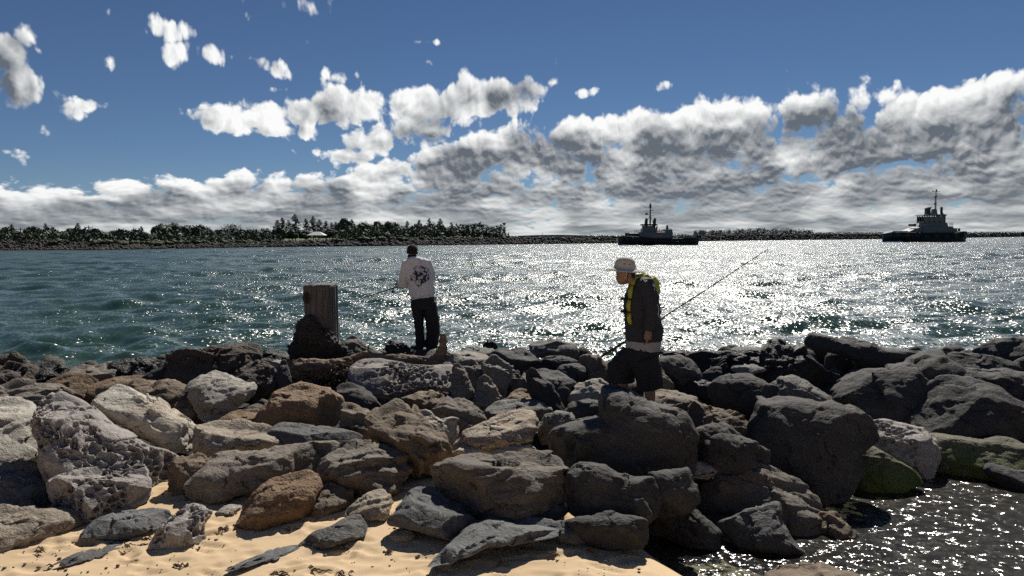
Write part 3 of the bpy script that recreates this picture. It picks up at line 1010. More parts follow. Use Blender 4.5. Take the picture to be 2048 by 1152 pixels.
# traced outlines: style, foot row, label, options, outline (hidden edges carried on behind the rocks in front)
ROCKS = [
    # --- left end, back row
    ('rough', 792, 'smooth dark brown dome boulder at the seaward edge beside the craggy black slab', dict(sub=5),
     '0,718 23,721 43,734 58,754 66,771 40,795 -40,805 -70,745 -30,718'),
    ('wet', 772, 'low craggy black slab between the brown dome and the long oval boulder', dict(tilt=.7),
     '44,736 51,729 76,728 112,731 127,738 150,736 146,752 130,768 66,782 56,760'),
    ('lines', 776, 'long smooth grey-brown oval boulder behind the rusty dome', dict(tilt=.5),
     '138,746 178,733 216,729 241,735 256,749 260,760 180,774 148,764'),
    ('wet', 766, 'black boulder with a flat dark top next to the long grey-brown oval', dict(),
     '231,729 246,721 279,719 302,726 322,738 308,752 277,764 252,760 238,746'),
    ('rough', 741, 'small dark knob of rock against the big brown-black block', dict(sub=3, name='stone'),
     '310,724 320,720 334,726 336,736 315,740'),
    ('rough', 778, 'big rough brown-black block with a flat top beside the timber post', dict(sub=5, tilt=.3),
     '345,742 357,702 380,700 425,701 440,698 496,696 506,714 502,738 470,756 430,766 380,772 338,768'),
    ('rough', 742, 'thin dark slab sticking out behind the big brown-black block', dict(tilt=.9, name='flat_rock'),
     '424,697 435,692 500,690 513,699 511,714 490,722 430,716'),
    ('dark', 776, 'dark sloping rock leaning against one side of the brown-black block', dict(),
     '277,760 312,738 340,716 352,735 345,768 312,776'),
    ('orange', 806, 'rusty orange-brown dome boulder beside the striped grey boulder', dict(),
     '90,778 112,760 137,751 163,754 183,770 192,787 178,802 140,808 98,800'),
    ('orange', 794, 'low tan-orange slab with a sunlit top in front of the long oval', dict(tilt=.9, name='flat_rock'),
     '178,774 203,763 249,756 287,758 304,766 300,784 250,796 186,794'),
    ('brown', 822, 'grey-brown boulder half hidden behind the pale cracked leaning boulder', dict(),
     '219,774 241,763 267,762 305,767 338,772 356,782 378,797 362,820 305,830 226,805'),
    ('lines', 850, 'striped grey boulder above the pale buff boulder at the breakwater end', dict(sub=5),
     '-50,800 -20,782 0,777 23,769 41,768 76,777 116,791 112,815 100,845 50,850 -30,840'),
    ('pale', 948, 'pale buff boulder with a fine wrinkled sunlit face beside the honeycombed rock', dict(sub=5, tilt=.75),
     '-70,835 -30,812 0,806 25,815 50,835 72,852 68,865 62,880 64,906 58,925 40,945 0,950 -70,935'),
    ('comb', 990, 'large tilted rock pitted like honeycomb with a cracked sunlit face', dict(sub=6, tilt=.7, thick=.7),
     '97,822 110,796 124,784 142,786 173,805 188,818 216,851 254,884 277,904 305,917 329,940 320,985 280,1000 200,990 130,960 112,890'),
    ('comb', 1030, 'honeycombed block lying on the sand under the large pitted rock', dict(sub=6, tilt=.6, thick=.8),
     '122,956 150,942 188,935 244,939 272,946 278,977 277,1004 254,1016 200,1028 162,1032 134,995'),
    ('slate', 1028, 'smooth grey rounded boulder with vertical cracks on the sand', dict(sub=5, tilt=.3),
     '-60,945 0,937 46,938 76,949 89,962 86,978 89,1012 58,1028 0,1032 -60,1028'),
    ('tan', 1090, 'tan pointed boulder with two sunlit ridges half sunk in the sand', dict(sub=5, tilt=.7),
     '-60,1030 0,1022 15,1018 76,1035 112,1050 132,1064 100,1080 50,1090 -60,1095'),
    ('pale', 918, 'pale grey elongated boulder leaning diagonally with a long crack', dict(sub=5, tilt=.6, thick=.65),
     '214,803 228,782 249,769 267,775 305,803 338,828 368,851 389,874 383,892 353,904 317,890 274,862 234,828'),
    ('brown', 852, 'small purple-brown stone beside the white-topped boulder', dict(name='stone'),
     '348,815 366,802 386,797 398,813 408,835 396,850 356,848'),
    ('pale', 848, 'white-topped boulder with dark sides and a sharp peak', dict(sub=5, tilt=.8),
     '381,768 400,756 429,742 470,757 502,778 484,806 468,825 437,842 404,834 388,798'),
    ('rough', 786, 'black craggy rock under the front of the brown-black block', dict(),
     '338,758 360,748 400,745 418,752 402,770 380,784 342,780'),
    ('rough', 798, 'dark brown peaked boulder beside the driftwood end', dict(),
     '476,754 502,726 522,724 550,747 550,762 530,792 500,786'),
    ('dark', 792, 'dark upright stone wedged against the thick end of the driftwood', dict(name='stone', tilt=.2),
     '546,764 563,726 572,722 578,745 577,775 545,786'),
    ('pale', 747, 'small pale stone behind the driftwood end', dict(sub=3, name='stone'),
     '536,732 550,723 566,722 566,736 550,742'),
    ('wet', 722, 'low black rock in the water beside the post base', dict(sub=3),
     '515,712 530,702 555,700 584,714 570,722 520,722'),
    ('wet', 731, 'black pitted rock just below the post crust', dict(sub=3),
     '513,723 540,712 575,712 588,723 562,733 526,733'),
    # --- middle, upper
    ('orange', 872, 'large rusty orange boulder with a rounded top in the middle of the pile', dict(sub=5, tilt=.35, thick=.7),
     '520,828 532,808 558,782 598,766 624,769 659,782 680,797 687,815 682,833 664,855 608,866 542,862 522,846'),
    ('orange', 862, 'small orange-brown stone behind the grey loaf boulder', dict(name='stone', tilt=.8),
     '440,840 460,826 490,820 515,822 526,846 500,858 452,854'),
    ('tan', 928, 'grey-tan loaf shaped boulder with wavy sunlit grain', dict(sub=5, tilt=.7),
     '402,866 408,848 441,844 502,851 537,863 553,876 559,899 530,912 470,920 420,924 403,894'),
    ('slate', 914, 'smooth slate-grey long boulder with fine diagonal lines under the rusty boulder', dict(sub=5, tilt=.8),
     '540,858 558,843 573,843 624,851 672,861 705,871 719,882 695,900 660,916 600,912 552,900'),
    ('lines', 988, 'long log shaped grey boulder with a frothy white-edged top above the sand', dict(sub=5, tilt=.55),
     '395,951 410,934 451,906 489,897 553,898 647,898 660,906 654,930 640,956 580,976 507,984 456,988 418,983 398,969'),
    ('brown', 988, 'dark brown layered stone tucked beside the honeycombed rock', dict(name='stone'),
     '345,942 352,921 372,913 402,912 414,930 404,955 406,982 350,980'),
    ('orange', 1046, 'rounded brown speckled boulder sitting on the sand', dict(sub=5, tilt=.5, thick=.9),
     '484,1040 499,1010 522,982 553,956 588,948 616,950 634,967 638,982 626,1007 611,1030 600,1040 558,1046 502,1049'),
    ('brown', 1026, 'small brown stone behind the speckled boulder', dict(name='stone', tilt=.6),
     '624,1024 639,979 659,967 672,972 702,990 697,1010 667,1020 634,1030'),
    ('lines', 992, 'big grey-brown boulder with a ragged layered seam across its shoulder', dict(sub=5, tilt=.5, thick=.85),
     '644,959 649,923 672,896 708,884 748,885 791,903 809,918 814,946 800,978 761,992 710,990 657,973'),
    ('tan', 1040, 'small grainy grey-tan boulder on the sand below the seamed boulder', dict(tilt=.6),
     '690,1024 715,997 746,982 766,982 782,997 776,1024 761,1040 723,1039'),
    ('slate', 1076, 'dark blue-grey smooth slab dipping into the sand', dict(sub=5, tilt=1.0, thick=.7, name='flat_rock'),
     '780,1037 806,1005 825,982 850,975 870,978 890,998 915,1015 945,1042 930,1068 890,1076 840,1058 795,1047'),
    ('brown', 954, 'tall brown boulder with a bright diagonal ledge across its face', dict(sub=5, tilt=.5),
     '740,836 761,815 791,803 817,808 832,825 862,856 883,879 895,907 893,928 878,948 840,954 812,942 778,908 742,872'),
    ('brown', 884, 'brown rounded boulder wedged between the rusty boulder and the ledged boulder', dict(),
     '684,815 697,805 718,815 748,831 750,855 757,894 720,890 688,864'),
    ('comb', 802, 'wide grey slab with honeycomb holes lying under the driftwood branch', dict(sub=6, tilt=1.1, thick=.6, name='flat_rock'),
     '700,737 712,722 737,714 771,716 812,729 860,733 907,734 912,782 870,785 820,790 790,798 760,796 735,786 704,760'),
    ('dark', 834, 'dark rounded boulder in shade under the wide honeycombed slab', dict(),
     '675,777 697,765 730,780 758,813 752,836 700,832 678,808'),
    ('brown', 826, 'small grey-brown boulder with a faceted front below the honeycombed slab', dict(),
     '796,802 825,786 856,781 876,787 890,793 888,812 863,822 826,824'),
    ('pale', 894, 'pale-topped angular stone by the ledged boulder', dict(name='stone', tilt=.6),
     '828,822 846,817 862,818 868,832 885,838 905,835 917,842 916,864 905,886 892,894 868,868 848,842'),
    ('lines', 874, 'grey-brown boulder behind the pale-topped angular stone', dict(),
     '860,822 883,806 907,799 930,798 945,808 965,828 970,845 955,862 915,878 886,858'),
    ('dark', 834, 'dark grey-brown pointed fin of rock beside the upright fins', dict(tilt=.2, thick=.5),
     '1052,752 1058,740 1067,735 1085,752 1100,765 1112,785 1128,815 1122,836 1090,822 1060,790'),
    ('orange', 828, 'small rusty round stone in front of the upright fins', dict(name='stone'),
     '1011,802 1023,785 1046,777 1074,785 1092,802 1080,822 1018,822'),
    ('grey', 848, 'grey loaf shaped boulder under the small rusty round stone', dict(tilt=.6),
     '972,820 993,805 1029,800 1080,801 1107,816 1092,838 1060,848 1000,850 974,838'),
    ('tan', 908, 'long striped tan boulder tapering to a point above the big grooved boulder', dict(sub=5, tilt=.7),
     '909,886 922,868 952,851 998,828 1041,819 1069,828 1078,843 1072,868 1060,882 1023,892 965,900 913,898'),
    ('pale', 916, 'small pale stone on one shoulder of the big grooved boulder', dict(name='stone', tilt=.9),
     '910,904 927,890 962,888 987,896 980,914 916,916'),
    ('pale', 917, 'small pale humped stone behind the crest of the big grooved boulder', dict(name='stone', tilt=.6),
     '976,904 1000,885 1028,875 1048,882 1068,902 1050,918 984,918'),
    ('lines', 1044, 'big brown boulder with a deep wavy groove across its top', dict(sub=6, tilt=.5, thick=.85),
     '868,940 881,926 912,908 962,901 1054,902 1115,907 1128,929 1135,967 1133,1000 1117,1028 1054,1044 978,1041 927,1034 902,1004 874,969'),
    ('slate', 1108, 'low dark slab with small holes running into the sand', dict(sub=5, tilt=1.6, thick=.5, name='flat_rock'),
     '869,1122 902,1085 937,1055 978,1035 1011,1029 1054,1036 1115,1044 1108,1074 1049,1085 978,1092 942,1108 890,1119'),
    ('slate', 1082, 'small smooth grey-green stone with dark holes at the sand edge', dict(name='stone', tilt=.7),
     '1098,1076 1115,1045 1145,1048 1168,1063 1180,1078 1130,1088'),
    ('dark', 1090, 'low dark arched boulder between the sand and the pool', dict(sub=5, tilt=.3),
     '1131,1048 1181,1035 1227,1029 1272,1034 1288,1043 1287,1078 1270,1090 1190,1088 1148,1066'),
    ('dark', 1046, 'broad dark smooth-fronted boulder beside the big grooved boulder', dict(sub=5, tilt=.25, thick=.6),
     '1128,960 1155,934 1181,930 1219,939 1257,953 1298,954 1306,969 1317,992 1312,1026 1282,1046 1230,1044 1155,1036 1132,994'),
    ('dark', 962, 'dark rounded boulder tucked behind the end of the grooved boulder', dict(),
     '1110,910 1130,903 1160,905 1193,925 1192,945 1150,955 1118,945'),
    # --- under and around the person in the hat
    ('dark', 968, 'massive dark boulder with a blue-grey hump before the person in the hat', dict(sub=6, tilt=.45, thick=.7),
     '1200,806 1208,784 1235,777 1270,790 1300,805 1330,815 1352,823 1367,840 1382,867 1387,902 1378,942 1340,960 1280,965 1200,950 1130,920 1096,904 1093,886 1107,864 1150,846 1194,832'),
    ('tan', 818, 'flat brown rock with a sunlit top behind the legs in wide shorts', dict(tilt=1.0, name='flat_rock'),
     '1296,792 1310,782 1332,778 1388,790 1393,797 1387,812 1357,822 1305,820'),
    ('brown', 884, 'purple-brown sloping boulder beside the massive dark boulder', dict(sub=5, tilt=.6),
     '1352,817 1370,803 1390,803 1441,820 1487,838 1503,857 1494,872 1454,880 1411,876 1378,868 1358,842'),
    ('dark', 954, 'dark dome boulder with a thin lit rim beside the massive boulder', dict(sub=5, tilt=.2),
     '1384,888 1403,861 1428,849 1456,856 1487,876 1528,895 1530,930 1500,952 1420,956 1385,936'),
    ('lines', 794, 'grey boulder of upright stripes beside the shorts of the person in the hat', dict(tilt=.2),
     '1296,740 1305,728 1318,735 1340,762 1348,780 1325,796 1296,785'),
    ('dark', 786, 'dark boulder with a bright flat top behind the striped upright boulder', dict(tilt=.5),
     '1306,724 1318,713 1332,710 1362,712 1388,724 1400,747 1400,766 1372,780 1345,780 1330,752'),
    ('wet', 799, 'small craggy black rock with glinting chips behind the purple-brown boulder', dict(tilt=.7),
     '1372,772 1393,762 1420,765 1438,773 1430,792 1395,802 1370,790'),
    ('dark', 772, 'small dark round boulder with a lit rim behind the craggy black rock', dict(sub=3),
     '1401,756 1423,737 1440,735 1455,748 1450,768 1406,770'),
    ('dark', 754, 'small dark pointed rock below the wet black shelf', dict(sub=3),
     '1411,740 1441,719 1454,718 1464,738 1452,756 1424,754'),
    ('wet', 717, 'thin black ledge at the waterline behind the person in the hat', dict(tilt=1.2, name='flat_rock'),
     '1306,704 1340,702 1400,706 1428,708 1410,720 1340,718'),
    ('wet', 778, 'wide wet black shelf with glints on its ragged crest', dict(sub=5, tilt=.6),
     '1388,716 1420,708 1490,703 1525,701 1540,692 1565,688 1590,692 1602,710 1640,730 1668,745 1645,780 1560,776 1480,768 1398,740'),
    ('grey', 750, 'flat pale-topped rock set in the wet black shelf', dict(tilt=1.2, sub=3, name='flat_rock', d=9.6),
     '1465,731 1490,728 1522,733 1528,740 1495,748 1468,744'),
    ('dark', 858, 'dark craggy boulder with honeycombed edges beside the huge black block', dict(sub=5, tilt=.5),
     '1438,764 1480,747 1505,752 1530,765 1548,776 1540,808 1520,845 1500,862 1466,838 1428,806 1422,778'),
    ('grey', 818, 'smooth grey dome boulder touching the huge leaning smooth boulder', dict(sub=5, tilt=.7),
     '1518,788 1548,769 1563,758 1581,754 1606,764 1637,782 1657,799 1645,812 1580,818 1528,810'),
    ('dark', 1000, 'huge black block with a ragged crest above the pool', dict(sub=6, tilt=.4, thick=.7, water=True),
     '1515,835 1525,811 1565,804 1620,805 1657,804 1690,816 1720,838 1727,872 1706,895 1702,940 1684,985 1640,996 1590,990 1540,972 1512,928 1507,872'),
    ('lines', 1052, 'broad dark boulder with a pinkish banded top standing in the pool', dict(sub=6, tilt=.45, thick=.65, water=True),
     '1389,976 1403,951 1441,939 1510,934 1563,944 1590,962 1622,987 1628,1017 1626,1056 1618,1082 1590,1092 1520,1080 1438,1062 1398,1014'),
    ('slate', 1100, 'slate pyramid rock with one sunlit face in the pool', dict(sub=5, tilt=.4, water=True),
     '1436,1066 1469,1043 1500,1025 1540,1010 1553,1012 1561,1043 1581,1076 1597,1093 1566,1103 1500,1100 1438,1080'),
    ('dark', 1092, 'low dark pointed boulder at the pool edge by the sand', dict(sub=5, tilt=.4, water=True),
     '1284,1050 1314,1028 1337,1012 1357,1008 1378,1015 1418,1040 1432,1060 1426,1092 1378,1094 1330,1078 1288,1066'),
    ('dark', 1034, 'dark boulder with a lit notch beside the pink-banded boulder', dict(tilt=.3),
     '1300,950 1352,941 1373,937 1385,956 1395,990 1390,1010 1352,1028 1318,1032 1308,984'),
    ('comb', 958, 'small pitted stone under the dark dome with the lit rim', dict(name='stone', tilt=.8),
     '1326,938 1360,930 1383,922 1411,926 1433,938 1420,954 1385,956 1340,950'),
    ('moss', 980, 'rounded boulder with green moss at the water inlet', dict(sub=5, tilt=.5, water=True),
     '1694,890 1716,885 1746,898 1772,911 1805,929 1823,953 1782,977 1744,986 1704,978 1695,944'),
    ('comb', 948, 'shaded boulder covered in a net of honeycomb ridges beside the huge black block', dict(sub=6, tilt=.5, water=True),
     '1718,862 1757,851 1795,852 1833,856 1850,869 1862,900 1842,944 1782,948 1724,912'),
    # --- right end
    ('dark', 892, 'huge smooth leaning boulder with curved streaks on its sunlit side', dict(sub=6, tilt=.9, thick=.7, water=True),
     '1655,806 1706,770 1744,744 1802,736 1840,711 1863,707 1878,721 1899,736 1917,770 1914,812 1880,870 1810,894 1750,880 1700,845 1672,820'),
    ('dark', 925, 'large dark dome boulder with a brown lit crown', dict(sub=5, tilt=.6, water=True),
     '1813,840 1833,813 1858,790 1891,776 1934,773 1972,778 2010,795 2036,815 2036,850 2016,890 1960,920 1885,924 1830,890'),
    ('dark', 818, 'long low grey slab behind the large dark dome', dict(sub=5, tilt=.9, name='flat_rock'),
     '1908,752 1940,749 1990,748 2060,750 2120,770 2110,806 2030,812 1960,790 1914,778'),
    ('dark', 736, 'long dark log shaped rock lying along the water behind the huge leaning boulder', dict(sub=5, tilt=.5, thick=.5),
     '1629,690 1637,676 1650,673 1680,682 1731,686 1762,696 1795,697 1858,701 1874,708 1845,724 1792,738 1744,736 1685,712 1634,703'),
    ('pale', 744, 'small flat bright rock behind the peak of the huge leaning boulder', dict(tilt=1.2, sub=3, name='flat_rock'),
     '1788,726 1800,715 1842,713 1842,730 1812,742 1788,740'),
    ('dark', 758, 'dark rock with a pale diagonal vein behind the long grey slab', dict(),
     '1896,722 1917,711 1960,712 1990,715 2027,739 2022,756 1910,760 1900,740'),
    ('dark', 738, 'dark humped rock rising from the water behind the veined rock', dict(),
     '1963,714 1998,688 2021,681 2060,683 2095,722 2045,742 1998,734'),
    ('dark', 762, 'dark stone against the end of the long grey slab', dict(sub=3, name='stone'),
     '2010,752 2035,726 2060,715 2085,742 2056,764'),
    ('moss', 960, 'long low brown-topped boulder with a greenish waterline at the pool', dict(sub=5, tilt=.8, water=True),
     '1850,932 1868,914 1891,889 1922,886 1960,886 1985,881 2018,886 2060,901 2096,932 2064,966 1980,966 1900,957 1858,948'),
    ('dark', 980, 'small dark wedge of rock at the deep end of the pool', dict(water=True, tilt=.8),
     '1986,950 1996,940 2030,943 2070,950 2085,978 2040,984 2002,966'),
    ('dark', 930, 'dark boulder wedged behind the long low boulder with the green waterline', dict(water=True),
     '2000,868 2030,845 2070,835 2108,880 2066,928 2000,920'),
    ('brown', 1072, 'small brown stone breaking the glittering pool', dict(water=True, name='stone', tilt=.9),
     '1640,1036 1668,1029 1690,1046 1708,1064 1698,1076 1648,1068'),
    ('brown', 1190, 'low brown rock barely clear of the pool beyond the sand edge', dict(water=True, tilt=1.0),
     '1550,1165 1590,1137 1655,1134 1706,1150 1730,1185 1640,1200 1556,1195'),
    # --- back row between the two people
    ('dark', 742, 'smooth dark hump behind the upright fins', dict(tilt=.5),
     '976,706 1003,696 1039,698 1067,709 1081,723 1076,738 1016,742 986,726'),
    ('wet', 717, 'flat black rock at the waterline beside the hooded person', dict(sub=3, tilt=1.0),
     '912,703 940,696 985,697 994,708 962,717 922,714'),
    ('pale', 727, 'pale sunlit slab beside the upturned driftwood end', dict(tilt=1.3, name='flat_rock'),
     '893,722 898,704 950,704 976,713 984,724 940,728 903,728'),
    ('grey', 718, 'smooth rounded rock with a glossy light top at the water between the two people', dict(tilt=.7),
     '1057,692 1079,680 1117,680 1150,688 1156,714 1105,718 1065,710'),
    ('dark', 744, 'smooth dark oval boulder below the glossy light-topped rock', dict(tilt=.4),
     '1073,734 1092,715 1125,712 1155,722 1150,742 1105,748'),
    ('dark', 770, 'dark boulder beside the craggy glinting rock', dict(),
     '1113,741 1140,726 1170,734 1184,754 1165,772 1126,768'),
    ('brown', 768, 'craggy brown-grey rock with glinting edges near the rod butt', dict(tilt=.6),
     '1156,726 1176,711 1196,711 1220,738 1222,762 1190,768 1168,750'),
    ('dark', 808, 'large dark humped boulder with a curved light streak', dict(sub=5, tilt=.6),
     '1044,743 1077,738 1115,741 1138,752 1155,771 1146,790 1132,812 1112,802 1090,772 1062,752'),
    ('pale', 812, 'craggy rock with a bright rough top just in front of the wide shorts', dict(tilt=.9),
     '1133,794 1163,767 1196,758 1218,767 1222,784 1210,798 1198,810 1138,810'),
    ('dark', 853, 'dark boulder with one pale edge beside the blue-grey hump', dict(),
     '1126,826 1145,805 1176,799 1201,805 1208,830 1160,854 1134,844'),
    ('grey', 830, 'small round grey stone in the gap beside the pale-edged dark boulder', dict(sub=3, name='stone'),
     '1092,808 1112,801 1126,814 1131,830 1104,832'),
    ('grey', 884, 'smooth grey stone with a frayed top beside the long striped tan boulder', dict(name='stone', tilt=.5),
     '1076,866 1087,833 1117,823 1143,830 1150,850 1130,868 1102,884 1082,886'),
    ('grey', 719, 'pale grey triangular slab standing beside the post', dict(tilt=.6, thick=.4, name='flat_rock'),
     '688,694 695,678 708,671 735,690 765,711 750,720 702,720'),
    ('wet', 719, 'small dark craggy cube of rock beside the hooded person', dict(tilt=.2),
     '773,692 783,681 800,683 819,700 815,718 790,718 773,710'),
    ('dark', 727, 'flat dark rock under the shoes of the hooded person', dict(tilt=1.2, name='flat_rock'),
     '812,708 826,701 870,701 886,709 884,724 850,730 816,724'),
    ('wet', 708, 'thin black rock showing between the triangular slab and the craggy cube', dict(sub=3, tilt=.9),
     '750,703 765,696 780,697 780,708 758,710'),
    ('wet', 697, 'small black rock poking out of the water beside the hooded person', dict(sub=3, d=13.6, tilt=.3, name='stone'),
     '966,690 972,683 978,679 985,681 995,691 986,698 970,696'),
    # --- stones on the sand
    ('slate', 1068, 'flat greenish-grey broken slab lying on the sand', dict(tilt=1.0, name='flat_rock', sub=5),
     '188,1057 203,1033 244,1025 274,1025 322,1035 322,1058 254,1070 226,1065'),
    ('comb', 1086, 'small dark pyramid stone with a band of honeycomb holes on the sand', dict(sub=5, tilt=.5, name='stone'),
     '312,1080 330,1048 355,1028 386,1014 416,1035 398,1061 402,1080 376,1088 343,1088'),
    ('slate', 1090, 'smooth grey slab wedge sticking out of the sand', dict(tilt=1.0, name='flat_rock', sub=5),
     '598,1088 625,1064 672,1050 695,1038 718,1036 730,1058 722,1076 660,1091 620,1094'),
    ('slate', 1112, 'thin tail of grey rock trailing from the slab wedge in the sand', dict(tilt=2.45, thick=.12, name='flat_rock', flush=True),
     '462,1117 500,1102 560,1089 610,1080 640,1082 590,1096 530,1110 480,1118'),
    ('pale', 1031, 'small flat pale pebble on the sand beside the speckled boulder', dict(sub=3, tilt=1.0, name='stone'),
     '430,1028 443,1016 465,1012 478,1018 470,1030 440,1033'),
    ('tan', 1084, 'small yellow-grey stone on the sand below the blue-grey slab', dict(sub=4, tilt=.8, name='stone'),
     '782,1072 799,1058 819,1060 826,1078 799,1086'),
    ('slate', 1102, 'flush blue-grey rock showing through the sand by the pointed tan boulder', dict(tilt=2.45, thick=.12, name='flat_rock', flush=True),
     '118,1106 175,1087 259,1079 250,1091 190,1103 140,1110'),
]
for st, yb, lab, opt, pts in ROCKS:
    boulder([tuple(map(float, q.split(','))) for q in pts.split()], yb, st, lab, **opt)


def build_fins():
    """one rock split into standing fins"""
    base = at(975, 800, pile_d(975, 815) + 0.3)
    t = empty('split_rock', base)
    tag(t, 'grey rock split into upright jagged fins beside the honeycombed slab', 'rock')
    fins = ['904,732 915,722 930,738 942,765 950,792 956,816 930,806 905,800',
            '924,721 945,718 960,735 968,758 960,792 945,775 930,745',
            '962,728 978,714 990,712 1021,727 1028,746 1016,772 1008,796 984,790 972,752',
            '952,776 965,753 980,755 996,785 1008,814 988,826 968,826 952,806',
            '1014,746 1024,737 1034,741 1052,765 1058,784 1036,792 1014,792']
    for i, s in enumerate(fins):
        boulder([tuple(map(float, q.split(','))) for q in s.split()], (818, 800, 806, 828, 800)[i], 'fin', None, sub=5,
                tilt=.3, thick=.6, name='fin', parent=t)


build_fins()

# ---------------------------------------------------------------- far shore
LEAF = plain('dark_foliage', (0.042, 0.062, 0.028), 0.7, var=0.5, scale=0.6)
LEAF2 = plain('olive_foliage', (0.085, 0.105, 0.04), 0.7, var=0.35, scale=0.5)
PINE = plain('pine_foliage', (0.032, 0.050, 0.028), 0.7, var=0.4, scale=0.8)
BARK = plain('bark', (0.06, 0.05, 0.04), 0.9)
FARROCK = plain('far_rocks', (0.060, 0.049, 0.043), 0.9, var=0.6, scale=0.45)
FARGREY = plain('far_grey_rocks', (0.019, 0.018, 0.017), 0.9, var=0.6, scale=0.45)
GRASS = plain('mown_grass', (0.085, 0.105, 0.03), 0.9, var=0.35, scale=0.12)
WHITE = plain('white_paint', (0.72, 0.72, 0.70), 0.5, var=0.06)
GREYP = plain('grey_paint', (0.20, 0.20, 0.20), 0.6, var=0.1)
DARKP = plain('dark_paint', (0.018, 0.020, 0.024), 0.45, var=0.2)

SHORE_PX = [(-500, 502), (-200, 502), (0, 501), (200, 500), (330, 498), (520, 494.5), (800, 491.5), (1010, 489), (1100, 488), (1230, 486.5),
            (1400, 482.5), (1600, 480), (1760, 478.3), (1920, 475.8), (2048, 473.6), (2400, 471.6)]
SHORE = [on_z(px, py, 0.0) for px, py in SHORE_PX]
SPX = np.array([p[0] for p in SHORE_PX], float)
SD = np.array([p.y for p in SHORE])


def shore_pt(px, back=0.0, z=0.0):
    """ground point behind the far waterline in the direction of a photograph column"""
    d = float(np.interp(px, SPX, SD)) + back
    v = ray(px, 480)
    return Vector((v.x * d, d, z))


def land_z(px, back):
    """height of the far land, back metres behind its waterline"""
    low = np.interp(px, [-500, 0, 200, 330, 540, 1000, 1060, 1300, 1500, 2400], [2.0, 1.7, 1.1, 0.7, 1.1, 1.5, 1.5, 1.7, 1.9, 2.1])
    if px > 1040:
        return float(low * min(1.0, back / 3.5) * (1.0 if back < 8 else max(0.0, 1 - (back - 8) / 6)))
    flat = np.interp(back, [0, 4, 30, 200], [0, low, low + 0.35, low + 0.8])
    return float(flat)


def build_land():
    cols = np.arange(-500, 2401, 6)
    backs = [-3, 0, 1.0, 2, 3.5, 5, 8, 11, 14, 20, 35, 60, 110, 200]
    vs = []
    for b in backs:
        for c in cols:
            if c > 1040 and b > 14:
                p = shore_pt(c, 14 + (b - 14) * 0.02, -0.6)
            else:
                p = shore_pt(c, b, land_z(c, b) if b > 0 else b * 0.3)
            vs.append(p[:])
    v = np.array(vs)
    v[:, 2] += fbm(v * 0.5, 3, 4) * 0.18
    m, nt, bs = principled('far_ground')
    q = obj_coord(nt)
    f = noise(nt, q, 0.25, 5, 0.65)
    x, y, z = sep(nt, q)
    grass = mixc(nt, f.smooth(0.35, 0.65), (0.10, 0.125, 0.035), (0.06, 0.08, 0.025))
    c = mixc(nt, z.smooth(1.0, 1.5), (0.07, 0.062, 0.055), grass)
    nt.links.new(c.s, bs.inputs['Base Color'])
    bs.inputs['Roughness'].default_value = 0.95
    o = mesh_obj('far_shore', v, grid_faces(len(backs), len(cols)), m)
    tag(o, 'low grassy far shore and stone breakwater', None, kind='structure')


def scatter_rocks(name, label, spec, mat, seed):
    """a loose bank of stones"""
    rng = np.random.RandomState(seed)
    v0, f0 = ico(1)
    V, F, n = [], [], 0
    for px0, px1, count, b0, b1, s0, s1 in spec:
        for k in range(count):
            px = rng.uniform(px0, px1)
            b = rng.uniform(b0, b1)
            z = land_z(px, max(b, 0))
            p = shore_pt(px, b, z)
            s = rng.uniform(s0, s1)
            r = s * (0.7 + 0.6 * rng.rand(3))
            w = v0 * (1 + 0.35 * (rng.rand(len(v0), 1) - 0.5)) * r + np.array(p) + np.array([0, 0, s * 0.15])
            V.append(w)
            F.append(f0 + n)
            n += len(v0)
    o = mesh_obj(name, np.concatenate(V), np.concatenate(F), mat, smooth=False)
    tag(o, label, 'rocks', kind='stuff')


def leaf_cloud(rng, pts, size):
    """small leaf tufts: two crossed triangles at each point"""
    n = len(pts)
    V = np.zeros((n * 6, 3))
    for k in range(6):
        V[k::6] = pts + rng.randn(n, 3) * size[:, None] * 0.75
    F = np.arange(n * 6).reshape(-1, 3)
    return V, F


def crown_pts(rng, n, lobes):
    """points in the shells of overlapping lobes (centre, radii)"""
    out = []
    w = np.array([l[1][0] * l[1][2] for l in lobes])
    w = (w / w.sum() * n).astype(int)
    for (c, r), k in zip(lobes, w):
        d = rng.randn(k, 3)
        d /= np.linalg.norm(d, axis=1)[:, None]
        rad = 0.55 + 0.5 * rng.rand(k, 1) ** 0.7
        out.append(d * rad * np.array(r) + np.array(c))
    return np.concatenate(out)


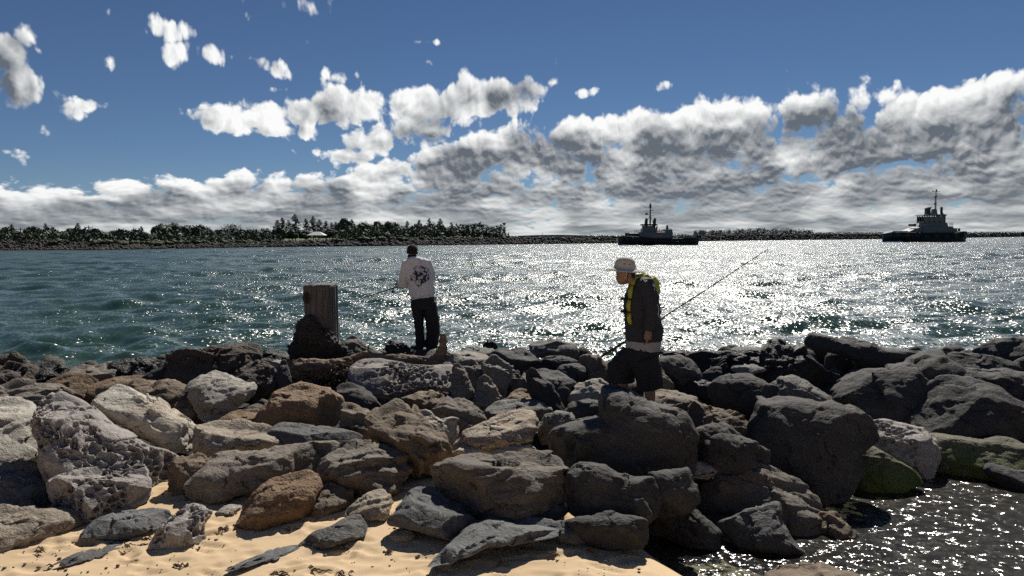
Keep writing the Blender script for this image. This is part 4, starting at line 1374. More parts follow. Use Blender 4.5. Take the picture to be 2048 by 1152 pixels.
def tree_meshes(kind, seed):
    """unit height tree: crown and trunk meshes"""
    rng = np.random.RandomState(seed)
    tm = MB()
    if kind == 'pine':
        pts, sz = [], []
        tiers = 15
        for t in range(tiers):
            z = 0.12 + 0.86 * t / (tiers - 1)
            L = 0.21 * (1 - ((z - 0.12) / 0.9)) ** 0.72 * rng.uniform(0.8, 1.15) + 0.012
            nb = 7
            for b in range(nb):
                a = rng.uniform(0, 6.28)
                ns = max(3, int(20 * L / 0.2))
                for s in range(ns):
                    r = L * (0.12 + 0.9 * (s + rng.rand()) / ns)
                    pts.append((r * math.cos(a) + rng.randn() * .006, r * math.sin(a) + rng.randn() * .006,
                                z + r * 0.22 + rng.randn() * 0.007))
                    sz.append(0.021)
        V, F = leaf_cloud(rng, np.array(pts), np.array(sz))
        tm.tube([(0, 0, 0), (0, 0, 0.5), (0, 0, 0.97)], [0.014, 0.010, 0.003], 6)
    else:
        w = {'round': 0.52, 'wide': 0.75, 'bush': 0.85, 'wispy': 0.45}[kind]
        z0 = {'round': 0.55, 'wide': 0.52, 'bush': 0.45, 'wispy': 0.62}[kind]
        lobes = []
        for k in range({'round': 9, 'wide': 11, 'bush': 9, 'wispy': 8}[kind]):
            a = rng.uniform(0, 6.28)
            r = w * 0.6 * math.sqrt(rng.rand())
            zz = z0 + rng.uniform(-0.22, 0.22) * (1 - r / w * 0.5)
            s = rng.uniform(0.16, 0.27) * (1.15 if kind == 'wide' else 1)
            lobes.append(((r * math.cos(a), r * math.sin(a), zz), (s * 1.2, s * 1.2, s)))
        lobes.append(((0, 0, 0.80), (0.2, 0.2, 0.17)))
        n = {'round': 1800, 'wide': 2200, 'bush': 1500, 'wispy': 900}[kind]
        P = crown_pts(rng, n, lobes)
        P = P[P[:, 2] > 0.02]
        V, F = leaf_cloud(rng, P, np.full(len(P), 0.040 if kind != 'wispy' else 0.030))
        # leafy bulk inside the tufts
        if kind != 'wispy':
            v2, f2 = ico(2)
            for (c0, r0) in lobes:
                w2 = v2 * (0.80 + 0.25 * rng.rand(len(v2), 1)) * np.array(r0) + np.array(c0)
                F = np.concatenate([F, f2 + len(V)])
                V = np.concatenate([V, w2])
        tm.tube([(0, 0, 0), (0.02, 0, 0.3), (0, 0.01, 0.6)], [0.035, 0.025, 0.012], 6)
        for k in range(4):
            a = rng.uniform(0, 6.28)
            tm.tube([(0.01, 0, 0.25), (0.14 * math.cos(a), 0.14 * math.sin(a), 0.45), (0.26 * math.cos(a), 0.26 * math.sin(a), 0.6)],
                    [0.018, 0.012, 0.006], 5)
    return (V, F), tm


_TREES = {}


def tree(kind, px, top, back, width=1.0, variant=0, label=None, group=None, mat=None, name='tree'):
    key = (kind, variant)
    p = shore_pt(px, back)
    p.z = land_z(px, back) - 0.1
    v = ray(px, top)
    h = CAM_Z + v.z * p.y - p.z
    if key not in _TREES:
        (V, F), tm = tree_meshes(kind, 10 + variant * 7 + len(kind))
        c = mesh_obj('crown', V, F, mat or LEAF, smooth=False)
        t = tm.build('trunk', BARK)
        _TREES[key] = (c, t)
        new = True
    else:
        new = False
    root = empty(name, p, random.uniform(0, 6.28))
    root.scale = (h * width, h * width, h)
    for src in _TREES[key]:
        o = src if new else src.copy()
        if not new:
            col.objects.link(o)
        o.parent = root
    tag(root, label, 'tree', group)


def build_trees():
    random.seed(5)
    g1 = 'Norfolk pines on the far shore'
    for i, (px, top, back) in enumerate([(25, 448, 30), (92, 447, 34), (157, 446, 34), (284, 453, 28)]):
        tree('pine', px, top, back, 1.3, i % 2, ['tiered pine standing alone at the open end of the stony point', 'tiered pine rising beside the small white gabled house',
             'tiered pine between a domed tree and a power pole', 'short tiered pine just before the tall spreading trees'][i], g1, PINE, 'pine_tree')
    for i, (px, top, back) in enumerate([(556, 440, 26), (566, 436, 30), (578, 441, 33), (591, 428, 30), (613, 438, 34), (627, 433, 32), (640, 439, 36),
                                         (653, 442, 38), (664, 445, 40), (672, 444, 42), (704, 439, 36), (796, 447, 30), (815, 442, 34), (839, 440, 32),
                                         (859, 437, 32), (881, 437, 30), (903, 445, 28), (926, 450, 24), (1012, 466, 12), (1017, 465, 10)]):
        tree('pine', px, top, back, 1.45, i % 3, 'tallest tiered pine of the clump beside the shelter' if px == 591 else 'low narrow pine at the tip of the wooded headland' if px > 1000 else 'tiered pine in the clump around the pale shelter roof' if px < 710 else 'tiered pine standing above the dense headland trees', g1, PINE, 'pine_tree')
    g2 = 'broadleaf trees on the far shore'
    for i, (k, px, top, back, w) in enumerate([
            ('wide', 68, 453, 24, 1.0), ('round', 140, 455, 26, 1.1), ('round', 125, 461, 22, 1.1), ('wide', 200, 460, 24, 1.2),
            ('wide', 255, 459, 22, 1.2), ('wide', 230, 461, 26, 1.2), ('wide', 290, 463, 20, 1.0)]):
        tree(k, px, top, back, w, i % 3, 'rounded dark tree in the scrub behind the stony point', g2, LEAF)
    for i, (k, px, top, back, w) in enumerate([
            ('wide', 325, 446, 24, 0.95), ('wide', 350, 444, 26, 0.95), ('wispy', 378, 449, 25, 1.2), ('wide', 402, 448, 24, 0.9), ('wispy', 432, 459, 22, 1.3),
            ('wispy', 466, 447, 24, 1.1), ('round', 484, 457, 22, 1.1), ('wispy', 508, 457, 24, 1.2), ('wispy', 530, 461, 20, 1.3)]):
        tree(k, px, top, back, w, i % 3, 'tall spreading tree between the stony point and the shelter lawn', g2, LEAF)
    for i, (k, px, top, back, w) in enumerate([
            ('round', 560, 452, 20, 1.0), ('round', 690, 434, 30, 0.8), ('wide', 730, 444, 26, 1.0), ('round', 755, 441, 27, 0.9),
            ('round', 777, 441, 25, 0.9), ('wide', 800, 452, 20, 1.1), ('wide', 835, 456, 18, 1.1), ('wide', 870, 456, 18, 1.1), ('round', 610, 460, 28, 1.2),
            ('round', 585, 458, 26, 1.2), ('round', 660, 456, 28, 1.2), ('wide', 900, 458, 16, 1.1), ('round', 930, 457, 14, 1.0), ('round', 955, 458, 12, 1.1),
            ('round', 975, 461, 10, 1.1), ('round', 992, 465, 9, 1.1), ('wide', 700, 456, 18, 1.1), ('wide', 760, 458, 14, 1.2)]):
        tree(k, px, top, back, w, i % 3, 'big domed tree overtopping the wood beside the shelter' if px == 690 else 'dark tree in the clump behind the shelter lawn' if px < 680 else 'low dense tree at the thin end of the wooded headland' if px > 920 else 'dense dark tree in the middle of the wooded headland', g2, LEAF)
    g3 = 'low shrubs along the far shore'
    rng = random.Random(8)
    for i in range(46):
        px = 10 + i * 21.5 + rng.uniform(-8, 8)
        if 560 < px < 668:
            continue
        top = np.interp(px, [0, 200, 330, 540, 700, 900, 1000], [480, 477, 478, 478, 471, 472, 475]) + rng.uniform(-2.5, 3)
        tree('bush', px, top, rng.uniform(3.5, 8), rng.uniform(1.3, 2.0), i % 3, 'low round green shrub behind the far shore stones', g3, LEAF2, 'shrub')


def build_scrub():
    """unbroken low scrub under the far trees"""
    rng = np.random.RandomState(12)
    pts = []
    for px in np.arange(-120, 1010, 1.2):
        if 565 < px < 668:
            continue
        for k in range(12):
            b = rng.uniform(6, 30)
            p = shore_pt(px + rng.uniform(-2, 2), b)
            hh = 2.0 + 1.8 * (0.5 + 0.5 * math.sin(px * 0.11) * math.sin(px * 0.037)) + (1.2 if px > 690 else 0)
            pts.append((p.x, p.y, land_z(px, b) + rng.rand() * hh))
    P = np.array(pts)
    V, F = leaf_cloud(rng, P, np.full(len(P), 0.42))
    o = mesh_obj('scrub', V, F, LEAF, smooth=False)
    tag(o, 'unbroken dark scrub under the far shore trees', 'scrub', kind='stuff')
    # far-off wood beyond the breakwater
    P = []
    for k in range(420):
        px = rng.uniform(1388, 1625)
        h = 5.5 * np.interp(px, [1388, 1440, 1500, 1560, 1625], [0.9, 1.0, 1.15, 1.15, 0.9]) * rng.uniform(0.7, 1.1)
        q = shore_pt(px, 260)
        for j in range(16):
            P.append((q.x + rng.randn() * 0.35, q.y + rng.randn() * 2, 0.4 + h * rng.rand()))
    P = np.array(P)
    V, F = leaf_cloud(rng, P, np.full(len(P), 0.40))
    o = mesh_obj('far_wood', V, F, PINE, smooth=False)
    tag(o, 'far-off row of thin trees beyond the stone breakwater', 'trees', kind='stuff')
    P = []
    for px in np.arange(1000, 2300, 1.0):
        for k in range(4):
            b = rng.uniform(4, 8)
            q = shore_pt(px, b)
            P.append((q.x, q.y, land_z(px, b) + rng.rand() * (0.7 if px < 1620 else 1.1)))
    P = np.array(P)
    V, F = leaf_cloud(rng, P, np.full(len(P), 0.30))
    o = mesh_obj('breakwater_scrub', V, F, LEAF, smooth=False)
    tag(o, 'low dark scrub along the top of the far breakwater', 'scrub', kind='stuff')


def build_shelter():
    p = shore_pt(634, 22)
    p.z = land_z(634, 22)
    t = empty('picnic_shelter', p)
    tag(t, 'open picnic shelter with a pale hipped roof on the far lawn', 'shelter')
    s = p.y / FPX
    w, e = 17.5 * s, CAM_Z + ray(634, 470.5).z * p.y - p.z
    r = CAM_Z + ray(634, 463.5).z * p.y - p.z
    m = MB()
    m.add([(-w, -w * .7, e), (w, -w * .7, e), (w, w * .7, e), (-w, w * .7, e), (-w * .35, 0, r), (w * .35, 0, r)],
          [(0, 1, 5, 4), (1, 2, 5), (2, 3, 4, 5), (3, 0, 4), (3, 2, 1, 0)])
    rf = m.build('roof', WHITE, t)
    MB().box((0, -w * .7 - .03, e - .06), (2 * w, .05, .14)).build('gutter', GREYP, rf)
    for sx in (-.85, 0, .85):
        for sy in (-.6, .6):
            MB().box((sx * w, sy * w, e / 2), (.16, .16, e)).build('post', DARKP, t)
    MB().box((0, 0, .4), (1.8, .8, .08)).box((0, 0, .2), (.2, .5, .4)).build('table', GREYP, t)


def build_house(px, top, back, wpx, label, lean=0.0):
    p = shore_pt(px, back)
    p.z = land_z(px, back)
    t = empty('house', p, lean)
    tag(t, label, 'house')
    s = p.y / FPX
    w = wpx * s / 2
    h = CAM_Z + ray(px, top).z * p.y - p.z
    e = h * 0.62
    MB().prism([(-w, 0), (w, 0), (w, e), (0, h * .97), (-w, e)], -w, w).build('wall', WHITE, t)
    m = MB()
    for sx in (-1, 1):
        m.add([(0, -w * 1.1, h), (0, w * 1.1, h), (sx * w * 1.12, w * 1.1, e - .1), (sx * w * 1.12, -w * 1.1, e - .1),
               (0, -w * 1.1, h + .12), (0, w * 1.1, h + .12), (sx * w * 1.12, w * 1.1, e + .02), (sx * w * 1.12, -w * 1.1, e + .02)],
              [(0, 1, 2, 3), (7, 6, 5, 4), (0, 3, 7, 4), (1, 5, 6, 2), (2, 6, 7, 3)])
    m.build('roof', GREYP, t)
    for sx in (-.45, .45):
        MB().box((sx * w, -w - .03, e * .55), (w * .4, .06, e * .35)).build('window', DARKP, t)


def build_pole(px, top, back):
    p = shore_pt(px, back)
    p.z = land_z(px, back)
    h = CAM_Z + ray(px, top).z * p.y - p.z
    t = empty('power_pole', p, 0.3)
    tag(t, 'thin timber power pole with a crossarm above the far trees', 'pole', 'power poles on the far shore')
    MB().tube([(0, 0, 0), (0, 0, h)], [.16, .11], 8).build('pole', BARK, t)
    MB().box((0, 0, h - .5), (2.2, .12, .14)).build('crossarm', BARK, t)
    for x in (-.95, -.4, .4, .95):
        MB().tube([(x, 0, h - .43), (x, 0, h - .2)], .06, 6).build('insulator', DARKP, t)


def build_bridge():
    D = 1050.0
    pts = [(980, 476.0), (1018, 473.8), (1050, 472.2), (1085, 471.2), (1110, 470.9), (1140, 471.2), (1180, 472.8), (1215, 474.2), (1250, 475.6)]
    P = [at(px, py, D) for px, py in pts]
    base = Vector((P[4].x, D, 0))
    t = empty('road_bridge', base)
    tag(t, 'long low arched road bridge far off behind the breakwater', 'bridge')
    con = plain('bridge_concrete', (0.16, 0.16, 0.165), 0.8)
    vs, fs = [], []
    for p in P:
        q = p - base
        vs += [(q.x, -5, q.z), (q.x, 5, q.z), (q.x, 5, q.z - 1.5), (q.x, -5, q.z - 1.5)]
    for i in range(len(P) - 1):
        for k in range(4):
            fs.append((i * 4 + k, i * 4 + (k + 1) % 4, i * 4 + 4 + (k + 1) % 4, i * 4 + 4 + k))
    fs += [(3, 2, 1, 0), tuple(len(vs) - 4 + k for k in range(4))]
    dk = mesh_obj('deck', vs, fs, con, t, smooth=False)
    vs2 = [(a, -5.2, c + .9) for a, b, c in vs[::4]] + [(a, -5.2, c) for a, b, c in vs[::4]]
    n = len(P)
    mesh_obj('railing', vs2, [(i, i + 1, n + i + 1, n + i) for i in range(n - 1)], con, dk, smooth=False)
    for px, py in [(1035, 473), (1056, 472), (1070, 471.8), (1084, 471.3), (1098, 471), (1120, 471), (1135, 471.2), (1160, 472), (1188, 473)]:
        q = at(px, py, D) - base
        MB().box((q.x, 0, q.z / 2 - .9), (1.4, 6, q.z - 1.2)).build('pier', con, t)
    for px in (1085, 1180):
        q = at(px, 470, D) - base
        MB().tube([(q.x, 0, 0), (q.x, 0, q.z + 3.2)], .25, 6).build('lamp_post', con, t)


build_land()
scatter_rocks('stony_bank', 'bank of loose pinkish-grey stones on the far point', [(-200, 205, 1500, -0.8, 7, 0.18, 0.42), (200, 330, 300, -0.5, 4, 0.2, 0.45)], FARROCK, 3)
scatter_rocks('rock_revetment', 'dark rock revetment along the far waterline',
              [(300, 540, 360, -0.6, 3.5, 0.25, 0.5), (540, 1060, 1000, -0.6, 4.5, 0.3, 0.65), (1040, 1420, 800, -0.5, 5, 0.25, 0.6),
               (1380, 2300, 1700, -0.5, 5, 0.3, 0.75)], FARGREY, 5)
build_trees()
build_scrub()
build_shelter()
build_house(110, 463.5, 30, 16, 'small white gabled house among the far trees by the stony point', 0.4)
build_house(548, 466, 30, 10, 'tiny white house beside the foot of the tall pines')
for a in [(42, 455, 36), (105, 457, 40), (178, 451, 36), (548, 451, 36)]:
    build_pole(*a)
build_bridge()

# ---------------------------------------------------------------- tugs
HULL = plain('tug_hull_black', (0.012, 0.014, 0.018), 0.4, var=0.3, scale=0.6)
HGREEN = plain('tug_green', (0.015, 0.05, 0.04), 0.45, var=0.2)
CREAM = plain('tug_cream', (0.17, 0.16, 0.15), 0.5, var=0.1)
TGLASS = plain('tug_window', (0.02, 0.025, 0.03), 0.08, var=0.1)
RUBBER = plain('tyre_rubber', (0.015, 0.015, 0.015), 0.8)
REDP = plain('red_paint', (0.35, 0.05, 0.03), 0.5)
FOAM = plain('foam', (0.7, 0.72, 0.72), 0.9)


def tug_hull(m, st):
    """st: stations (x, half beam at deck, half beam at water, deck height)"""
    vs, fs = [], []
    for x, bd, bw, h in st:
        vs += [(x, -bd, h), (x, -bd * .98, h * .55), (x, -bw, 0), (x, 0, -.8), (x, bw, 0), (x, bd * .98, h * .55), (x, bd, h)]
    for i in range(len(st) - 1):
        for k in range(6):
            fs.append((i * 7 + k, i * 7 + k + 1, i * 7 + 8 + k, i * 7 + 7 + k))
        fs.append((i * 7 + 6, i * 7, i * 7 + 7, i * 7 + 13))
    fs += [tuple(range(7)), tuple(range(len(vs) - 1, len(vs) - 8, -1))]
    m.add(vs, fs)


def win_row(parent, x0, x1, n, y, z, h, mat=None):
    w = (x1 - x0) / n
    for i in range(n):
        MB().box((x0 + w * (i + .5), y, z), (w * .72, .06, h)).build('window', mat or TGLASS, parent)


def tug_left():
    d = water_d(1313, 490.3)
    s = d / FPX
    x0 = at(1236, 490, d).x
    t = empty('tugboat', (x0, d, 0))
    tag(t, 'dark tug with cream wheelhouse, red rescue boat and a boxy stern winch house', 'tugboat', 'tugs crossing the bay')
    X = lambda px: (px - 1236) * s
    Z = lambda py: (490.3 - py) * s
    L = X(1392)
    st = [(0.0, .5, .05, Z(473)), (X(1243), 1.8, .7, Z(471.2)), (X(1256), 3.0, 2.2, Z(471.5)), (X(1275), 3.5, 3.0, Z(473)), (X(1300), 3.6, 3.3, Z(476)),
          (X(1340), 3.6, 3.3, Z(476.5)), (X(1360), 3.5, 3.2, Z(477.5)), (X(1385), 3.2, 2.8, Z(475.8)), (L, 2.7, 2.3, Z(476.5))]
    m = MB()
    tug_hull(m, st)
    hull = m.build('hull', HULL, t)
    MB().tube([(X(1237), 0, Z(474)), (X(1243), -1.7, Z(473)), (X(1256), -3.0, Z(473.3)), (X(1275), -3.55, Z(475)), (X(1300), -3.7, Z(478)),
               (X(1345), -3.7, Z(478.5)), (X(1385), -3.3, Z(478)), (L, -2.6, Z(478.5))], .22, 6).build('rubbing_strake', RUBBER, hull)
    for px in (1246, 1256, 1268, 1282, 1298, 1315, 1332, 1350, 1370):
        y = -float(np.interp(X(px), [a[0] for a in st], [a[1] for a in st])) - .12
        MB().tube([(X(px) + .45 * math.cos(a), y, Z(481) + .45 * math.sin(a)) for a in np.linspace(0, 6.28, 13)], .15, 6).build('tyre_fender', RUBBER, hull)
    MB().box((X(1377), -3.35, Z(476)), (4.4, .3, .35)).build('green_bulwark', HGREEN, hull)
    MB().box((X(1348), -3.72, Z(483)), (.6, .05, .16)).build('draft_mark', WHITE, hull)
    MB().box((X(1262), -3.25, Z(474.5)), (.4, .2, .3)).build('fairlead', WHITE, hull)
    # deck house
    dh = MB().box((X(1308), 0, Z(470.5)), (X(1342) - X(1276), 5.2, Z(464) - Z(477))).build('deckhouse', CREAM, t, bevel=.1)
    win_row(dh, X(1300), X(1320), 4, -2.62, Z(472), .55)
    MB().box((X(1288), -2.63, Z(471)), (.8, .06, 1.7)).build('door', GREYP, dh)
    fore = MB().box((X(1268), 0, Z(469.5)), (X(1284) - X(1256), 4.2, Z(466) - Z(473)), taper=.9).build('foredeck_house', DARKP, t, bevel=.08)
    wl = MB()
    for px in (1251, 1256):
        wl.box((X(px), -.8, Z(469)), (.5, .5, Z(465.5) - Z(472)))
    wl.build('anchor_winch', DARKP, t)
    # tower and wheelhouse
    MB().box((X(1296), 0, Z(462)), (X(1310) - X(1284), 3.6, Z(459) - Z(466)), taper=.92).build('tower', CREAM, t, bevel=.06)
    wh = MB()
    for a in range(8):
        an = math.pi / 8 + a * math.pi / 4
        wh.box((X(1297) + 1.62 * math.cos(an), 1.62 * math.sin(an), Z(454.5)), (.16, .16, Z(450) - Z(459)))
    wh.box((X(1297), 0, Z(459.2)), (3.4, 3.4, .5))
    whp = wh.build('wheelhouse', CREAM, t)
    for a in range(8):
        an = a * math.pi / 4
        r = Matrix.Rotation(an, 3, 'Z')
        MB().box(Vector((X(1297), 0, Z(454.5))) + r @ Vector((1.5, 0, 0)), (.05, 1.05, (Z(450.5) - Z(458)) * .8), rot=r).build('pane', TGLASS, whp)
    MB().box((X(1297), 0, Z(449.4)), (4.0, 3.8, .35), taper=.85).build('wheelhouse_roof', DARKP, whp, bevel=.05)
    # twin funnels
    for px in (1290.5, 1307):
        f = MB().tube([(X(px), -1.0, Z(452)), (X(px), -1.0, Z(444)), (X(px + .6), -1.0, Z(439))], [.42, .40, .34], 10).build('funnel', DARKP, t)
        MB().tube([(X(px + .6), -1.0, Z(439)), (X(px + 1.6), -1.0, Z(437.6))], [.36, .38], 10).build('exhaust_cap', RUBBER, f)
    mast = MB().tube([(X(1300), 0, Z(449)), (X(1300), 0, Z(425)), (X(1300), 0, Z(406))], [.22, .16, .09], 8).build('mast', DARKP, t)
    MB().box((X(1300), 0, Z(410)), (.8, .1, .1)).box((X(1300), 0, Z(413)), (.5, .3, .9)).build('light_bracket', DARKP, mast)
    MB().box((X(1295), 0, Z(429.5)), (1.5, .12, .14)).box((X(1292.6), 0, Z(428)), (.5, .5, .45)).build('radar', DARKP, mast)
    MB().box((X(1303), 0, Z(421)), (.9, .1, .12)).box((X(1304), 0, Z(432)), (.9, .1, .12)).build('spreader', DARKP, mast)
    MB().tube([(X(1290), 0, Z(450)), (X(1300), 0, Z(430))], .05, 5).tube([(X(1307), 0, Z(450)), (X(1300), 0, Z(430))], .05, 5).build('stay', DARKP, mast)
    # rescue boat, crane and winch house aft
    rb = MB().ball((X(1315.5), -1.4, Z(462.8)), (1.25, .55, .38)).build('rescue_boat', REDP, t, smooth=True)
    MB().tube([(X(1312), -.6, Z(464)), (X(1312), -.7, Z(455)), (X(1313), -1.0, Z(451.5))], [.28, .2, .12], 8).build('davit', DARKP, t)
    MB().tube([(X(1315), -1.4, Z(462)), (X(1316), -1.4, Z(456.5)), (X(1317.5), -1.4, Z(462))], .06, 5).build('boat_sling', DARKP, rb)
    MB().box((X(1334), 0, Z(466)), (X(1341) - X(1327), 4.4, Z(459) - Z(473))).build('winch_house', GREYP, t, bevel=.08)
    MB().box((X(1337), 0, Z(460)), (1.0, 2.5, .6)).tube([(X(1332), -1, Z(462)), (X(1332.5), -1, Z(451))], [.34, .24], 8).build('stern_crane', DARKP, t)
    rail = MB()
    for a, b, z in ((1266, 1284, 466), (1312, 1328, 464.4)):
        rail.tube([(X(a), -2.5, Z(z - 5)), (X(b), -2.5, Z(z - 5))], .04, 4).tube([(X(a), -2.5, Z(z - 2.5)), (X(b), -2.5, Z(z - 2.5))], .03, 4)
        for px in np.linspace(a, b, 6):
            rail.tube([(X(px), -2.5, Z(z)), (X(px), -2.5, Z(z - 5))], .04, 4)
    rail.build('railing', GREYP, t)
    rng = np.random.RandomState(2)
    fm = MB()
    for k in range(26):
        fm.ball((X(1234) + rng.rand() * 3.5, -2.2 + rng.randn() * .7, .05), (.5 + rng.rand() * .5, .3, .12 + .12 * rng.rand()), 1)
    fm.build('bow_wave', FOAM, t, smooth=True)


def tug_right():
    d = water_d(1845, 484.0)
    s = d / FPX
    x0 = at(1765, 484, d).x
    t = empty('tugboat', (x0, d, 0))
    tag(t, 'dark tug with tall mast, slanted funnel and pale pointed foredeck', 'tugboat', 'tugs crossing the bay')
    X = lambda px: (px - 1765) * s
    Z = lambda py: (484.0 - py) * s
    st = [(0, .4, .05, Z(466.5)), (X(1775), 1.9, .8, Z(464.5)), (X(1790), 3.2, 2.3, Z(463.3)), (X(1815), 3.8, 3.3, Z(464.2)), (X(1845), 3.9, 3.6, Z(465.6)),
          (X(1890), 3.9, 3.5, Z(465.6)), (X(1912), 3.6, 3.2, Z(463)), (X(1921), 2.9, 2.4, Z(463.5)), (X(1924), 2.2, 1.6, Z(467))]
    m = MB()
    tug_hull(m, st)
    hull = m.build('hull', HULL, t)
    MB().tube([(X(1766), 0, Z(468)), (X(1775), -1.9, Z(466.6)), (X(1790), -3.25, Z(465.6)), (X(1815), -3.9, Z(466.5)), (X(1845), -4.0, Z(468)),
               (X(1890), -4.0, Z(468)), (X(1912), -3.7, Z(466)), (X(1922), -2.8, Z(467))], .24, 6).build('rubbing_strake', RUBBER, hull)
    for px in (1780, 1795, 1812, 1830, 1850, 1870, 1890, 1908):
        y = -float(np.interp(X(px), [a[0] for a in st], [a[1] for a in st])) - .12
        MB().tube([(X(px) + .48 * math.cos(a), y, Z(471.5) + .48 * math.sin(a)) for a in np.linspace(0, 6.28, 13)], .16, 6).build('tyre_fender', RUBBER, hull)
    MB().box((X(1923), 0, Z(468.5)), (.7, 3.6, .9)).build('stern_fender', WHITE, hull)
    MB().box((X(1795), 0, Z(462.6)), (X(1818) - X(1782), 4.2, .25), taper=.9).build('foredeck', WHITE, t)
    MB().prism([(X(1806), Z(464)), (X(1822), Z(457)), (X(1838), Z(453.5)), (X(1838), Z(464))], -2.6, 2.6).build('forward_house', GREYP, t)
    dh = MB().box((X(1864), 0, Z(459.5)), (X(1894) - X(1834), 5.6, Z(453.5) - Z(465.8))).build('deckhouse', CREAM, t, bevel=.1)
    win_row(dh, X(1864), X(1892), 6, -2.83, Z(461), .75)
    MB().box((X(1850), -2.83, Z(460)), (.8, .06, 1.6)).build('door', GREYP, dh)
    MB().prism([(X(1894), Z(465.5)), (X(1894), Z(455)), (X(1902), Z(459)), (X(1907), Z(465))], -2.4, 2.4).build('after_house', GREYP, t)
    MB().box((X(1865), 0, Z(450)), (X(1886) - X(1842), 4.4, Z(446) - Z(454)), taper=.93).build('tower', CREAM, t, bevel=.06)
    wh = MB()
    for px in (1840, 1850, 1860, 1871, 1881):
        for y in (-1.9, 1.9):
            wh.box((X(px), y, Z(438.5)), (.22, .2, Z(431) - Z(446)))
    for y in (-.65, .65):
        wh.box((X(1840), y, Z(438.5)), (.2, .2, Z(431) - Z(446)))
        wh.box((X(1881), y, Z(438.5)), (.2, .2, Z(431) - Z(446)))
    wh.box((X(1860.5), 0, Z(444.6)), (X(1882) - X(1839), 4.0, .5))
    whp = wh.build('wheelhouse', CREAM, t)
    for a, b in ((1840, 1850), (1850, 1860), (1860, 1871), (1871, 1881)):
        for y in (-1.88, 1.88):
            MB().box((X((a + b) / 2), y, Z(438.3)), (X(b) - X(a) - .25, .05, (Z(432.5) - Z(443)) * .9)).build('pane', TGLASS, whp)
    MB().box((X(1860), 0, Z(430.6)), (X(1885) - X(1837), 4.8, .4), taper=.9).build('wheelhouse_roof', GREYP, whp, bevel=.05)
    MB().box((X(1853), 0, Z(423)), (1.2, 1.2, Z(417) - Z(430))).box((X(1855.5), 0, Z(416.6)), (1.4, .5, .3)).build('searchlight_tower', DARKP, t, bevel=.05)
    MB().box((X(1858), 0, Z(414.5)), (1.5, .2, .12)).tube([(X(1858), 0, Z(414.5)), (X(1858), 0, Z(424))], .1, 6).build('radar', DARKP, t)
    MB().box((X(1866), 0, Z(424)), (1.3, 1.6, Z(419) - Z(430)), taper=.7).build('mast_house', CREAM, t, bevel=.05)
    f = MB().tube([(X(1880.5), -1.2, Z(447)), (X(1880.5), -1.2, Z(435)), (X(1876), -1.2, Z(426)), (X(1876), -1.2, Z(417))], [.52, .5, .36, .34], 10).build('funnel', DARKP, t)
    MB().tube([(X(1876), -1.2, Z(417)), (X(1876.6), -1.2, Z(415.6))], [.36, .36], 10).build('exhaust_cap', RUBBER, f)
    f = MB().tube([(X(1880.5), 1.2, Z(447)), (X(1880.5), 1.2, Z(435)), (X(1874), 1.2, Z(427)), (X(1872), 1.2, Z(420))], [.52, .5, .30, .24], 10).build('funnel', DARKP, t)
    mast = MB().tube([(X(1868), 0, Z(430)), (X(1868), 0, Z(400)), (X(1868.4), 0, Z(379))], [.24, .13, .07], 8).build('mast', DARKP, t)
    MB().ball((X(1867.6), 0, Z(408)), .34).ball((X(1868), 0, Z(393.8)), .34).build('mast_lamp', DARKP, mast, smooth=True)
    MB().box((X(1869), 0, Z(384.2)), (2.4, .08, .1)).tube([(X(1862.5), 0, Z(384)), (X(1862.5), 0, Z(381.5))], .1, 5).tube(
        [(X(1870), 0, Z(384)), (X(1870), 0, Z(380))], .14, 5).build('crosstree', DARKP, mast)
    MB().tube([(X(1870.5), 0, Z(430)), (X(1870.5), 0, Z(384))], .05, 5).build('ladder_stay', DARKP, mast)
    rail = MB()
    for a, b, z in ((1820, 1842, 456), (1886, 1894, 454.5)):
        rail.tube([(X(a), -2.7, Z(z - 8)), (X(b), -2.7, Z(z - 8))], .045, 4).tube([(X(a), -2.7, Z(z - 4)), (X(b), -2.7, Z(z - 4))], .035, 4)
        for px in np.linspace(a, b, 6):
            rail.tube([(X(px), -2.7, Z(z + 3)), (X(px), -2.7, Z(z - 8))], .045, 4)
    rail.build('railing', GREYP, t)
    for px in (1905, 1911):
        b = MB().tube([(X(px), -1.5, Z(463.5)), (X(px), -1.5, Z(458))], .3, 8).build('bollard', DARKP, t)
        MB().tube([(X(px), -1.5, Z(458)), (X(px), -1.5, Z(457))], .34, 8).build('cap', WHITE, b)
    MB().tube([(X(1823.5), -1.5, Z(450)), (X(1823.5), 1.5, Z(450))], .42, 12).build('winch_drum', DARKP, t)
    rng = np.random.RandomState(3)
    fm = MB()
    for k in range(34):
        fm.ball((X(1766) + rng.rand() * 4.5, -2.0 + rng.randn() * .8, .06), (.5 + rng.rand() * .6, .3, .14 + .2 * rng.rand()), 1)
    fm.build('bow_wave', FOAM, t, smooth=True)


tug_left()
tug_right()

